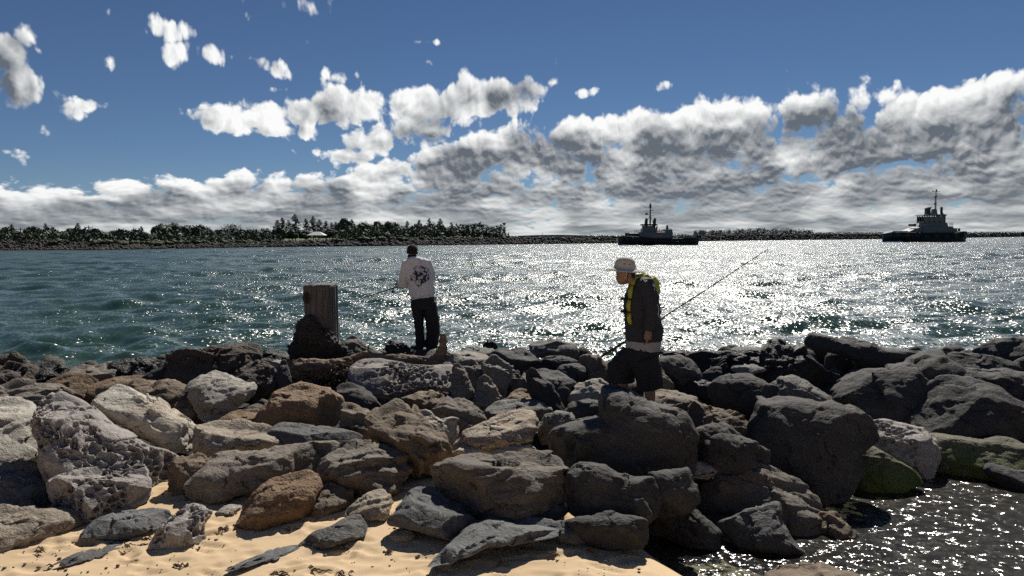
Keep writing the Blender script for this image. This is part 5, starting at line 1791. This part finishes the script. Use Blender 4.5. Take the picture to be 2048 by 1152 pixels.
# ---------------------------------------------------------------- timber post, crust, driftwood, seaweed
def remesh(mb, voxel, smooth_it=4, factor=0.5):
    """one continuous closed surface from overlapping shapes; returns verts, faces"""
    me = bpy.data.meshes.new('tmp')
    me.from_pydata(mb.v, [], mb.f)
    o = bpy.data.objects.new('tmp', me)
    col.objects.link(o)
    r = o.modifiers.new('r', 'REMESH')
    r.mode = 'VOXEL'
    r.voxel_size = voxel
    if smooth_it:
        s = o.modifiers.new('s', 'SMOOTH')
        s.iterations = smooth_it
        s.factor = factor
    dg = bpy.context.evaluated_depsgraph_get()
    dg.update()
    ev = o.evaluated_get(dg)
    m2 = ev.to_mesh()
    v = np.zeros(len(m2.vertices) * 3, dtype=np.float32)
    m2.vertices.foreach_get('co', v)
    nrm = np.zeros(len(m2.vertices) * 3, dtype=np.float32)
    m2.vertices.foreach_get('normal', nrm)
    f = [tuple(p.vertices) for p in m2.polygons]
    ev.to_mesh_clear()
    bpy.data.objects.remove(o)
    bpy.data.meshes.remove(me)
    return v.reshape(-1, 3).astype(float), nrm.reshape(-1, 3).astype(float), f


def quads(f):
    return np.array(f) if len(set(map(len, f))) == 1 else f


def wood_mat(name, ca, cb, scale=1.0, axis=2):
    m, nt, b = principled(name)
    q = obj_coord(nt)
    x, y, z = sep(nt, q)
    g = noise(nt, vec(nt, x * 34 * scale, y * 34 * scale, z * 1.6 * scale) if axis == 2 else vec(nt, x * 4 * scale, y * 40 * scale, z * 40 * scale), 1.0, 5, 0.65)
    g2 = noise(nt, q, 3.0, 4, 0.6)
    c = mixc(nt, g.smooth(0.35, 0.65), ca, cb)
    c = mixc(nt, g2.smooth(0.5, 0.7) * 0.5, c, tuple(v * 0.5 for v in ca))
    nt.links.new(c.s, b.inputs['Base Color'])
    b.inputs['Roughness'].default_value = 0.85
    nt.links.new(bump(nt, g, 1.0, 0.02), b.inputs['Normal'])
    return m


def build_post():
    d = 11.3
    s = d / FPX
    base = at(645, 716, d)
    t = empty('timber_post', base)
    tag(t, 'weathered square timber post standing in the rocks', 'post')
    w = 30.5 * s
    H = (716 - 567) * s
    rng = np.random.RandomState(4)
    n, nz = 64, 60
    V = []
    for k in range(nz + 1):
        z = -0.3 + (H + 0.3) * k / nz
        for i in range(n):
            a = 2 * math.pi * i / n
            c, sn = math.cos(a), math.sin(a)
            r = (abs(c) ** 3.6 + abs(sn) ** 3.6) ** (-1 / 3.6)
            top = min(1.0, 1 - 0.06 * max(0, (z - H + 0.05) / 0.05) ** 2)
            V.append((c * r * w * top, sn * r * w * 0.95 * top, z))
    V = np.array(V)
    gr = fbm(np.stack([V[:, 0] * 22, V[:, 1] * 22, V[:, 2] * 0.9], 1), 3, 3, 0.6) * 0.026
    rad = np.hypot(V[:, 0], V[:, 1])
    V[:, 0] *= 1 + gr / rad
    V[:, 1] *= 1 + gr / rad
    top = V[:, 2] > H - 0.01
    V[top, 2] += fbm(V[top] * 14, 2, 7) * 0.022
    F = []
    for k in range(nz):
        for i in range(n):
            i2 = (i + 1) % n
            F.append((k * n + i, k * n + i2, (k + 1) * n + i2, (k + 1) * n + i))
    V = np.concatenate([V, [[0, 0, H - 0.03]]])
    c = len(V) - 1
    for i in range(n):
        F.append((nz * n + i, nz * n + (i + 1) % n, c))
    body = mesh_obj('timber', V, F, wood_mat('grey_timber', (0.17, 0.152, 0.138), (0.065, 0.057, 0.052)), t)
    m = MB()
    kx, kz = (624 - 645) * s, (716 - 592) * s
    for q in range(3):
        r = (0.062, 0.042, 0.02)[q]
        m.tube([(kx + r * math.cos(a) * .8, -w * 0.97, kz + r * math.sin(a) * 1.25) for a in np.linspace(0, 6.28, 15)], 0.010, 6)
    m.build('knot', plain('knot_wood', (0.05, 0.038, 0.03), 0.9), body, smooth=True)
    # crust of old concrete and oysters round the foot
    d2 = 11.0
    s = d2 / FPX
    base = at(640, 722, d2)
    mb = MB()
    pr = random.Random(6)
    outl = [(592, 700, 20), (600, 672, 16), (604, 650, 12), (618, 645, 16), (622, 670, 24), (645, 680, 24), (660, 692, 22), (680, 702, 16),
            (612, 700, 26), (640, 704, 26), (594, 716, 16), (668, 710, 18), (634, 655, 10), (698, 712, 12), (650, 668, 12), (620, 636, 9)]
    for px, py, r in outl:
        mb.ball(((px - 640) * s, pr.uniform(-.06, .1), (722 - py) * s), r * s)
    v, nr, f = remesh(mb, 0.018, 2)
    d1, dd2 = vor2(v * 16, 4)
    v = v + nr * ((0.45 - d1) * 0.075 + fbm(v * 30, 3, 2) * 0.022)[:, None]
    cm = rock_mat('oyster_crust', (0.055, 0.045, 0.036), (0.085, 0.07, 0.055), (0.19, 0.165, 0.13), strata=0, pits=0.8)
    o = mesh_obj('oyster_crust', v, quads(f), cm, None, base)
    tag(o, 'lumpy oyster and concrete crust around the foot of the timber post', 'crust')
    # loose shells on it
    mb2 = 0


def build_driftwood():
    d = 10.15
    base = at(735, 750, d)
    t = empty('driftwood', base)
    tag(t, 'rust-brown driftwood trunk with an upturned end lying across the rocks', 'driftwood')
    wm = wood_mat('driftwood_bark', (0.30, 0.21, 0.13), (0.12, 0.08, 0.052), 0.6, axis=0)

    def limb(name, pts, seed, rough=1.0, dd=None):
        P = [at(px, py, (dd or d) + off) - base for px, py, r, off in pts]
        Rr = [r * d / FPX for px, py, r, off in pts]
        # resample
        tt = np.linspace(0, len(P) - 1, 12 * len(P))
        XYZ = np.stack([np.interp(tt, range(len(P)), [p[k] for p in P]) for k in range(3)], 1)
        rr = np.interp(tt, range(len(P)), Rr)
        mb = MB()
        mb.tube([Vector(x) for x in XYZ], list(rr), 28)
        v = np.array(mb.v)
        c = np.repeat(XYZ, 28, axis=0)
        n = v - c
        n /= np.maximum(np.linalg.norm(n, axis=1), 1e-6)[:, None]
        amp = np.repeat(rr, 28)
        v = v + n * (fbm(np.stack([v[:, 0] * 3, v[:, 1] * 22, v[:, 2] * 22], 1), 3, seed, .6) * amp * 0.55 * rough + fbm(v * 30, 2, seed + 2) * 0.012 * rough)[:, None]
        return mesh_obj(name, v, mb.f, wm, t)

    limb('trunk', [(574, 742, 10, .1), (585, 738, 16, .05), (620, 735, 17, 0), (655, 733, 13, 0), (690, 724, 10, .1), (725, 715, 9, .2), (755, 712, 6, .3)], 3)
    limb('branch', [(735, 713, 7, .25), (780, 717, 11, .3), (820, 722, 11, .35), (855, 726, 11, .35), (876, 718, 12, .35), (884, 702, 10, .35), (886, 684, 8, .35), (886, 667, 6.5, .35)], 9)
    limb('stub', [(708, 716, 5, .1), (722, 709, 6, .1), (735, 706, 5, .15)], 12)
    limb('broken_root', [(878, 722, 9, .5), (890, 712, 9, .55), (897, 705, 6, .6)], 17)
    # frayed fibres
    rng = random.Random(3)
    fb = MB()
    for k in range(90):
        u = rng.random()
        px = 600 + 120 * u
        py = 742 - 22 * max(0, u - .4)
        p = at(px, py + rng.uniform(-12, 14), d - .1 + rng.uniform(-.05, .1)) - base
        q = p + Vector((rng.uniform(-.12, .12), rng.uniform(-.08, .02), rng.uniform(-.13, .02)))
        fb.tube([p, (p + q) / 2 + Vector((0, 0, .02)), q], [.008, .006, .002], 4)
    fb.build('fibres', wm, t)
    # dark root mat hanging under it
    rm = MB()
    for k in range(140):
        p = at(rng.uniform(640, 700), rng.uniform(735, 765), d + rng.uniform(0, .2)) - base
        q = p + Vector((rng.uniform(-.15, .15), rng.uniform(-.1, .1), rng.uniform(-.15, .05)))
        rm.tube([p, (p + q) / 2 + Vector((rng.uniform(-.03, .03), 0, rng.uniform(-.03, .03))), q], [.010, .008, .004], 4)
    rm.build('root_mat', plain('dark_roots', (0.03, 0.025, 0.02), 0.9), t)


def build_seaweed():
    wm = plain('dried_seaweed', (0.07, 0.045, 0.025), 0.8, var=0.4, scale=30)
    spots = [(465, 1033), (450, 1060), (590, 1062), (80, 1105), (250, 1096), (290, 1083), (350, 1090), (475, 1140), (640, 1142), (720, 1000), (1180, 1100), (1110, 1112),
             (1035, 1105), (680, 1100), (360, 1135), (780, 1107), (1000, 1130), (120, 1135), (690, 1150), (560, 1150)]
    rng = random.Random(11)
    for i, (px, py) in enumerate(spots):
        v = ray(px, py)
        dd = pile_d(px, py)
        x = v.x * dd
        z = float(sand_z(np.array([x]), np.array([dd]))[0])
        m = MB()
        L = rng.uniform(.02, .06)
        for k in range(rng.randint(5, 11)):
            a = rng.uniform(-.7, .7) + (3.14 if rng.random() < .5 else 0)
            p0 = Vector((rng.uniform(-L, L), rng.uniform(-.03, .03), rng.uniform(.004, .016)))
            p2 = p0 + Vector((math.cos(a), math.sin(a) * .6, 0)) * rng.uniform(.02, .06)
            p1 = (p0 + p2) / 2 + Vector((0, 0, rng.uniform(.005, .022)))
            m.tube([p0, p1, p2], [.004, .006, .002], 5)
        o = m.build('seaweed_scrap', wm, None, (x, dd, z), smooth=True)
        tag(o, 'small dark scrap of dried seaweed lying on the sand', 'seaweed', 'seaweed scraps on the sand')


build_post()
build_driftwood()
build_seaweed()

# ---------------------------------------------------------------- the two people
SKIN = plain('skin', (0.26, 0.15, 0.105), 0.55, var=0.08, scale=20)
BLACKC = plain('black_cloth', (0.012, 0.012, 0.015), 0.85, var=0.25, scale=25)
NAVYC = plain('navy_cloth', (0.022, 0.024, 0.032), 0.8, var=0.2, scale=25)
HIVIS = plain('yellow_vest', (0.40, 0.40, 0.04), 0.7, var=0.15, scale=18)
HATC = plain('khaki_hat_cloth', (0.50, 0.48, 0.42), 0.85, var=0.1, scale=30)
GREYC = plain('grey_shirt_cloth', (0.32, 0.33, 0.35), 0.85, var=0.1, scale=30)
HAIR = plain('dark_hair', (0.015, 0.012, 0.010), 0.7)
ROD = plain('rod_graphite', (0.008, 0.008, 0.009), 0.75)
SHOEM = plain('shoe_canvas', (0.45, 0.45, 0.45), 0.8)


def hoodie_mat(cx, cz):
    """off-white fleece with a dark swirling print on the back"""
    m, nt, b = principled('white_fleece_with_print')
    q = obj_coord(nt)
    x, y, z = sep(nt, q)
    u, w = (x - cx) * (1 / 0.155), (z - cz) * (1 / 0.175)
    # each limb of the design is a wavy ring segment
    wob = noise(nt, vec(nt, u * 1.6, w * 1.6, 0.0), 1.0, 2, 0.5, out='Color')
    a, b2, c2 = sep(nt, wob)
    uu, ww = u + (a - 0.5) * 2.2, w + (b2 - 0.5) * 2.2
    r = (uu * uu + ww * ww).pow(0.5)
    band = (r * 9.0 + uu * 2.0).sin().smooth(-0.15, 0.25)
    rr = (u * u + w * w).pow(0.5) + (c2 - 0.5) * 0.9
    inside = rr.smooth(1.02, 0.86)
    blot = noise(nt, vec(nt, u * 3.5, w * 3.5, 2.0), 1.0, 3, 0.6).smooth(0.42, 0.56)
    mask = inside * band.max(blot * 0.55) * y.smooth(0.05, -0.02)
    n = noise(nt, q, 14.0, 4, 0.6)
    base = mixc(nt, n, (0.62, 0.62, 0.64), (0.72, 0.72, 0.73))
    c = mixc(nt, mask, base, (0.035, 0.030, 0.050))
    nt.links.new(c.s, b.inputs['Base Color'])
    b.inputs['Roughness'].default_value = 0.92
    nt.links.new(bump(nt, n, 0.5, 0.01), b.inputs['Normal'])
    return m


def cloth(name, mb, mat, parent, voxel=0.012, it=5, wr=0.006, seed=1, stretch=(7, 7, 9)):
    v, n, f = remesh(mb, voxel, it)
    p = v * np.array(stretch)
    k = fbm(p, 3, seed, .55)
    v = v + n * (wr * (1 - np.abs(k) * 2.2))[:, None]
    return mesh_obj(name, v, quads(f), mat, parent)


def hand(mb, wrist, knuckle_dir, palm_n, size=1.0, curl=1.1, thumb_side=1):
    """palm, four unequal bent fingers and a thumb leaving the side of the palm"""
    f = Vector(knuckle_dir).normalized()
    n = Vector(palm_n)
    n = (n - f * n.dot(f)).normalized()
    s = f.cross(n) * thumb_side
    w = Vector(wrist)
    L = 0.095 * size
    mb.tube([w - f * .02, w + f * L * .4, w + f * L], [(.030 * size, .026 * size), (.042 * size, .022 * size), (.042 * size, .018 * size)], 12)
    mb.ball(w + f * L * .5, (.040 * size, .040 * size, .040 * size))
    for i, ln in enumerate((.070, .078, .072, .056)):
        o = w + f * L + s * (.030 - .020 * i) * size
        p = o
        pts = [o - f * .02]
        ang = 0.25
        for seg in (.45, .32, .25):
            dirv = f * math.cos(ang) + n * math.sin(ang)
            p = p + dirv * ln * seg * size
            pts.append(p)
            ang += curl * .75
        mb.tube(pts, [.0105 * size, .0100 * size, .0090 * size, .0075 * size], 8)
    o = w + f * L * .35 + s * .036 * size
    p1 = o + (s * .7 + f * .7 + n * .3).normalized() * .035 * size
    p2 = p1 + (f * .8 + n * .7).normalized() * .030 * size
    mb.tube([w + f * L * .15 + s * .02 * size, o, p1, p2], [.014 * size, .0135 * size, .012 * size, .009 * size], 8)


def fishing_rod(p0, p1, grip, reel_at, label, bend=0.0, parent_loc=None):
    p0, p1 = Vector(p0), Vector(p1)
    t = empty('fishing_rod', p0)
    tag(t, label, 'fishing rod', 'fishing rods')
    D = p1 - p0
    pts = [D * u + Vector((0, 0, -bend * u * u)) for u in np.linspace(0, 1, 14)]
    MB().tube(pts, [.011 - .0068 * u for u in np.linspace(0, 1, 14)], 8).build('blank', ROD, t, smooth=True)
    MB().tube([D * 0.0, D * grip], .0145, 10).build('grip', plain('cork_grip', (0.05, 0.045, 0.04), 0.9), t, smooth=True)
    c = D * reel_at + Vector((0, 0, -.055))
    r = MB().tube([D * reel_at, c], .010, 6).ball(c, (.032, .026, .03)).build('reel', DARKP, t, smooth=True)
    MB().tube([c + Vector((0, -.03, 0)), c + Vector((.045, -.05, -.02)), c + Vector((.05, -.06, -.04))], .006, 6).build('handle', GREYP, r, smooth=True)
    for u in (.45, .6, .73, .84, .93, .99):
        q = D * u + Vector((0, 0, -bend * u * u - .016))
        MB().tube([q + Vector((.014 * math.cos(a), 0, .014 * math.sin(a))) for a in np.linspace(0, 6.28, 9)], .0025, 5).build('line_guide', GREYP, t)
    return t


def person_hooded():
    d = 11.75
    s = d / FPX
    base = at(848, 700, d)
    t = empty('person', base)
    tag(t, 'person seen from behind in a white printed hoodie, black trousers and black beanie', 'person')

    def J(px, py, y=0.0):
        return Vector(((px - 848) * s, y, (700 - py) * s))
    # ---- body (skin)
    b = MB()
    b.ball(J(827, 500, .02), (.072, .088, .105), 3)
    b.ball(J(823, 504, .085), (.018, .020, .022))          # nose, facing away and to the left
    b.ball(J(826, 508, .07), (.03, .025, .02))             # mouth and chin
    b.ball(J(816.6, 502, .02), (.010, .018, .028))
    b.ball(J(837.4, 502, .0), (.010, .018, .028))
    b.tube([J(828, 505, .01), J(831, 516, 0), J(835, 526, 0)], [.050, .052, .075], 12)
    b.tube([J(837, 522), J(840, 545), J(845, 580), J(848, 600)], [(.13, .09), (.15, .10), (.14, .095), (.15, .10)], 14)
    b.tube([J(843, 595), J(838, 640), J(840, 688)], [.085, .062, .042], 12)
    b.tube([J(856, 595), J(862, 640), J(862, 690)], [.085, .062, .042], 12)
    for px in (839, 862):
        b.tube([J(px, 690, -.02), J(px - 4, 697, .10), J(px - 5, 698.5, .18)], [(.03, .03), (.025, .04), (.018, .035)], 10)
    wl, wr_ = J(797, 568, .27), J(806, 572, .33)
    b.tube([J(815, 529), J(810, 568, .05), wl], [.050, .042, .029], 12)
    b.tube([J(858, 528), J(862, 566, .10), wr_], [.050, .042, .029], 12)
    hand(b, wl, Vector((-.55, .75, .10)), Vector((.3, .1, -1)), 1.0, 1.4, -1)
    hand(b, wr_, Vector((-.7, .6, .05)), Vector((.3, .1, -1)), 1.0, 1.4, 1)
    v, n, f = remesh(b, .010, 3)
    body = mesh_obj('body', v, quads(f), SKIN, t)
    # ---- hoodie
    h = MB()
    h.tube([J(846, 594, .01), J(846, 585, .01), J(844, 560), J(840, 540), J(837, 527), J(834, 519)],
           [(.178, .135), (.205, .155), (.200, .15), (.200, .145), (.165, .115), (.085, .085)], 20)
    h.tube([J(836, 524), J(815, 528, .0), J(811, 545, .02), J(808, 568, .07), J(801, 570, .19), wl + Vector((.015, -.02, 0))],
           [.085, .085, .080, .075, .062, .046], 14)
    h.tube([J(838, 524), J(857, 526, .0), J(862, 545, .03), J(862, 566, .12), J(840, 572, .26), wr_ + Vector((.03, -.02, 0))],
           [.085, .088, .080, .075, .062, .046], 14)
    h.ball(J(832, 519, -.055), (.115, .075, .060), 3)      # hood lying on the shoulders
    h.tube([J(819, 516, .05), J(825, 520, -.06), J(838, 521, -.07), J(847, 516, .03)], [.030, .042, .042, .030], 10)
    hv = cloth('hoodie', h, hoodie_mat(J(843, 548).x, J(843, 548).z), t, .010, 4, .008, 3, (9, 9, 14))
    MB().tube([J(822, 597, -.10), J(846, 592, -.145), J(869, 586, -.08)], .012, 8).build('hem_band', plain('fleece_rib', (0.60, 0.60, 0.62), 0.95), hv, smooth=True)
    # ---- trousers
    p = MB()
    p.tube([J(846, 586, .01), J(847, 600, .01), J(848, 618, .01)], [(.165, .125), (.185, .14), (.180, .14)], 18)
    p.tube([J(836, 606), J(838, 640), J(840, 668), J(841, 694)], [(.105, .12), (.078, .10), (.070, .09), (.076, .085)], 14)
    p.tube([J(859, 606), J(866, 640), J(867, 665), J(863, 695)], [(.118, .12), (.108, .11), (.104, .105), (.092, .10)], 14)
    tr = cloth('trousers', p, BLACKC, t, .010, 3, .008, 5, (8, 8, 10))
    MB().box(J(873, 596, -.02), (.035, .05, .07)).build('belt_pouch', GREYC, tr, bevel=.01)
    # ---- shoes
    for px, dx in ((838, -.9), (862, -.35)):
        m = MB()
        o = J(px, 696, -.03)
        fw = Vector((dx, 1.0, 0)).normalized()
        m.tube([o - fw * .06, o + fw * .05, o + fw * .15, o + fw * .20], [(.045, .05), (.048, .055), (.040, .052), (.022, .035)], 12)
        sh = cloth('shoe', m, BLACKC, t, .008, 2, 0)
        m = MB()
        m.tube([o - fw * .065 + Vector((0, 0, -.035)), o + fw * .21 + Vector((0, 0, -.035))], [(.016, .05), (.016, .045)], 12)
        m.build('sole', SHOEM, sh, smooth=True)
    # ---- beanie
    c = MB()
    c.ball(J(827.5, 498, .01), (.086, .100, .088), 3)
    c.tube([J(827, 506, .0), J(827.5, 501, .0)], [(.088, .096), (.090, .100)], 20)
    bn = cloth('beanie', c, plain('black_knit', (0.010, 0.010, 0.012), 0.95), t, .008, 3, .002, 8)
    MB().tube([J(819, 510, -.03), J(828, 512, -.055), J(836, 510, -.04)], [.02, .03, .02], 8).build('hair', HAIR, t, smooth=True)
    g = at(848, 700, d)
    fishing_rod(base + J(803, 571.0, .22), at(688, 606, d + 2.2), .12, .14, 'dark thin fishing rod held low by the person in the hoodie', .05)


def person_hat():
    d = 8.2
    s = d / FPX
    base = at(1275, 826, d)
    t = empty('person', base)
    tag(t, 'person walking in a pale bucket hat, yellow life vest and wide black shorts', 'person')

    def J(px, py, y=0.0):
        return Vector(((px - 1275) * s, y, (826 - py) * s))
    b = MB()
    # head turned down, facing left
    b.ball(J(1249, 541, 0), (.098, .074, .095), 3)
    b.ball(J(1244, 553, 0), (.070, .060, .068), 3)
    b.ball(J(1241, 561, 0), (.034, .036, .024))              # chin
    b.tube([J(1234, 541, 0), J(1232.2, 551, 0), J(1235, 554, 0)], [.013, .019, .016], 8)   # nose
    b.ball(J(1232.5, 539.5, 0), (.014, .045, .012))           # brow
    b.ball(J(1235.3, 557.8, 0), (.013, .024, .007))
    b.ball(J(1236, 560.2, 0), (.013, .022, .008))             # lips
    b.ball(J(1256, 546, -.075), (.020, .010, .032))           # ears
    b.ball(J(1256, 546, .075), (.020, .010, .032))
    b.tube([J(1257, 548), J(1266, 560), J(1276, 572)], [.058, .060, .085], 12)
    b.tube([J(1278, 565), J(1281, 600), J(1284, 640), J(1284, 700)], [(.09, .13), (.11, .14), (.10, .13), (.10, .12)], 14)
    # legs: near leg behind, far leg stepping forward
    b.tube([J(1288, 700, -.07), J(1294, 745, -.09), J(1297, 785, -.09), J(1298, 818, -.09)], [.070, .066, .060, .042], 12)
    b.tube([J(1276, 700, .07), J(1240, 745, .09), J(1250, 780, .09), J(1263, 818, .09)], [.090, .068, .058, .042], 12)
    for px, y in ((1298, -.09), (1263, .09)):
        b.tube([J(px + 6, 820, y), J(px - 8, 822, y), J(px - 28, 824, y)], [.038, .040, .028], 10)
    # near arm hanging, far arm holding the rod
    wn = J(1288, 653, -.245)
    b.tube([J(1283, 560, -.15), J(1294, 612, -.225), wn], [.055, .046, .030], 12)
    hand(b, wn, Vector((-.10, 0.0, -1)), Vector((-.85, .25, 0)), 1.02, .9, 1)
    wf = J(1270, 652, .22)
    b.tube([J(1277, 562, .15), J(1290, 612, .21), wf], [.055, .046, .030], 12)
    hand(b, wf, Vector((-.5, 0.05, -.75)), Vector((-.7, .0, .6)), 1.02, 1.6, -1)
    v, n, f = remesh(b, .0085, 3)
    mesh_obj('body', v, quads(f), SKIN, t)
    # eyes, hair
    MB().ball(J(1233.8, 543.5, -.030), (.008, .010, .006)).build('eye', plain('eye_dark', (0.02, 0.015, 0.012), 0.2), t, smooth=True)
    MB().ball(J(1233.8, 543.5, .030), (.008, .010, .006)).build('eye', plain('eye_dark', (0.02, 0.015, 0.012), 0.2), t, smooth=True)
    hr = MB().ball(J(1255, 538, 0), (.085, .080, .07), 3).ball(J(1263, 548, 0), (.030, .062, .045)).ball(J(1251, 545, -.072), (.012, .008, .03))
    cloth('hair', hr, HAIR, t, .008, 2, .003, 4)
    # ---- jacket
    j = MB()
    j.tube([J(1287, 677), J(1287, 660), J(1283, 625), J(1280, 595), J(1277, 572), J(1271, 560)],
           [(.200, .185), (.200, .185), (.195, .18), (.188, .185), (.150, .16), (.085, .085)], 18)
    j.tube([J(1277, 563, -.10), J(1284, 562, -.17), J(1293, 590, -.215), J(1297, 616, -.235), J(1291, 640, -.24), wn + Vector((0, 0, .005))],
           [.085, .092, .088, .082, .070, .052], 14)
    j.tube([J(1276, 565, .10), J(1280, 564, .17), J(1290, 590, .21), J(1292, 616, .22), J(1283, 640, .22), wf],
           [.085, .090, .085, .080, .068, .050], 14)
    j.ball(J(1318, 660, .05), (.055, .08, .08))               # loose hem at the back
    jk = cloth('jacket', j, NAVYC, t, .010, 4, .010, 6, (8, 8, 11))

    def on_sleeve(px, py):
        cx = np.interp(py, [562, 590, 616, 640], [1284, 1293, 1297, 1291])
        cy = np.interp(py, [562, 590, 616, 640], [-.17, -.215, -.235, -.24])
        r = np.interp(py, [562, 590, 616, 640], [.092, .088, .082, .070]) + .008
        dx = (px - cx) * s
        return J(px, py, cy - math.sqrt(max(r * r - dx * dx, 1e-4)))
    for k, pts in enumerate(([(1277, 552.5), (1280, 556), (1284, 554)], [(1296, 562), (1299, 570), (1298, 577), (1302, 582)],
                             [(1303, 600), (1306, 610), (1304, 618), (1308, 628)])):
        MB().tube([on_sleeve(*q) for q in pts], .0035, 5).build('sleeve_mark', WHITE, jk, smooth=True)
    # ---- shirt hem below the jacket
    m = MB().tube([J(1284, 697), J(1285, 688), J(1287, 674)], [(.178, .170), (.192, .178), (.190, .175)], 18)
    cloth('shirt_hem', m, GREYC, t, .010, 3, .006, 7)
    # ---- shorts
    m = MB()
    m.tube([J(1284, 688), J(1283, 705), J(1280, 722)], [(.170, .165), (.185, .175), (.190, .18)], 18)
    m.tube([J(1284, 712, -.08), J(1294, 742, -.085), J(1297, 772, -.085)], [(.150, .13), (.150, .13), (.140, .13)], 16)
    m.tube([J(1270, 712, .08), J(1243, 742, .085), J(1243, 764, .085)], [(.165, .13), (.165, .13), (.150, .13)], 16)
    cloth('shorts', m, BLACKC, t, .010, 4, .010, 9, (7, 7, 8))
    # ---- life vest: yellow yoke, front panel and dark straps
    vest = empty('life_vest', (0, 0, 0))
    vest.parent = t
    y = MB()
    y.tube([J(1262, 566, -.06), J(1272, 553, -.095), J(1288, 548, -.10), J(1304, 562, -.07), J(1312, 584, -.06)], [.028, .036, .034, .036, .028], 10)
    y.tube([J(1262, 566, .06), J(1272, 553, .095), J(1288, 548, .10), J(1304, 562, .07), J(1312, 584, .06)], [.034, .042, .040, .040, .030], 10)
    y.tube([J(1309, 560, -.05), J(1309, 560, .05)], [.035, .035], 8)
    y.tube([J(1300, 550, -.06), J(1306, 562, -.02), J(1311, 584, 0)], [.04, .06, .05], 8)
    cloth('yoke', y, HIVIS, vest, .010, 3, .002, 2)
    for k, (pa, pb) in enumerate((((1260, 566), (1256, 590)), ((1255, 594), (1254, 616)), ((1255, 620), (1257, 642)))):
        for yy in (-.10, .02):
            m = MB().tube([J(*pa, yy), J((pa[0] + pb[0]) / 2 - 2, (pa[1] + pb[1]) / 2, yy), J(*pb, yy)], [(.020, .045), (.026, .056), (.020, .045)], 12)
            m.build('front_panel', HIVIS, vest, smooth=True)
    for py in (592, 618):
        MB().tube([J(1246, py, -.13), J(1242, py, 0), J(1246, py, .10)], .014, 6).build('strap', BLACKC, vest, smooth=True)
        MB().box(J(1241, py, -.03), (.02, .04, .03)).build('buckle', DARKP, vest)
    # ---- bucket hat
    V, F = [], []
    prof = [(.000, .122), (.050, .117), (.080, .102), (.100, .074), (.112, .032), (.120, .0), (.155, -.014), (.205, -.030), (.207, -.036), (.155, -.022), (.116, -.006), (.05, .02)]
    nn = 40
    for r, z in prof:
        for i in range(nn):
            a = 2 * math.pi * i / nn
            wob = 1 + .03 * math.sin(3 * a + 1) * (r > .13)
            V.append((r * 1.06 * math.cos(a) * wob, r * .88 * math.sin(a) * wob, z + .006 * math.sin(2 * a + .5) * (r > .13)))
    for k in range(len(prof) - 1):
        for i in range(nn):
            i2 = (i + 1) % nn
            F.append((k * nn + i, k * nn + i2, (k + 1) * nn + i2, (k + 1) * nn + i))
    hat = mesh_obj('bucket_hat', V, F, HATC, t)
    hat.location = J(1248, 531.5)
    hat.rotation_euler = (0, R(3), 0)
    for dx in (-.02, .035):
        MB().tube([(dx, -.098, .045), (dx, -.108, .045)], .0065, 8).build('vent', DARKP, hat)
    MB().tube([(.0, -.108, -.004), (.012, -.095, -.07), (.0, -.06, -.115)], .003, 5).build('chin_cord', WHITE, hat)
    # ---- shoes
    for px, yy in ((1298, -.09), (1263, .09)):
        m = MB().tube([J(px + 12, 818, yy), J(px, 817, yy), J(px - 22, 821, yy), J(px - 36, 823, yy)], [.045, .056, .046, .025], 12)
        cloth('shoe', m, BLACKC, t, .010, 2, 0)
    fishing_rod(at(1203, 713, d + .10), at(1536, 504.5, d + .75), .36, .30, 'long fishing rod carried level behind the person in the bucket hat', -.04)


person_hooded()
person_hat()
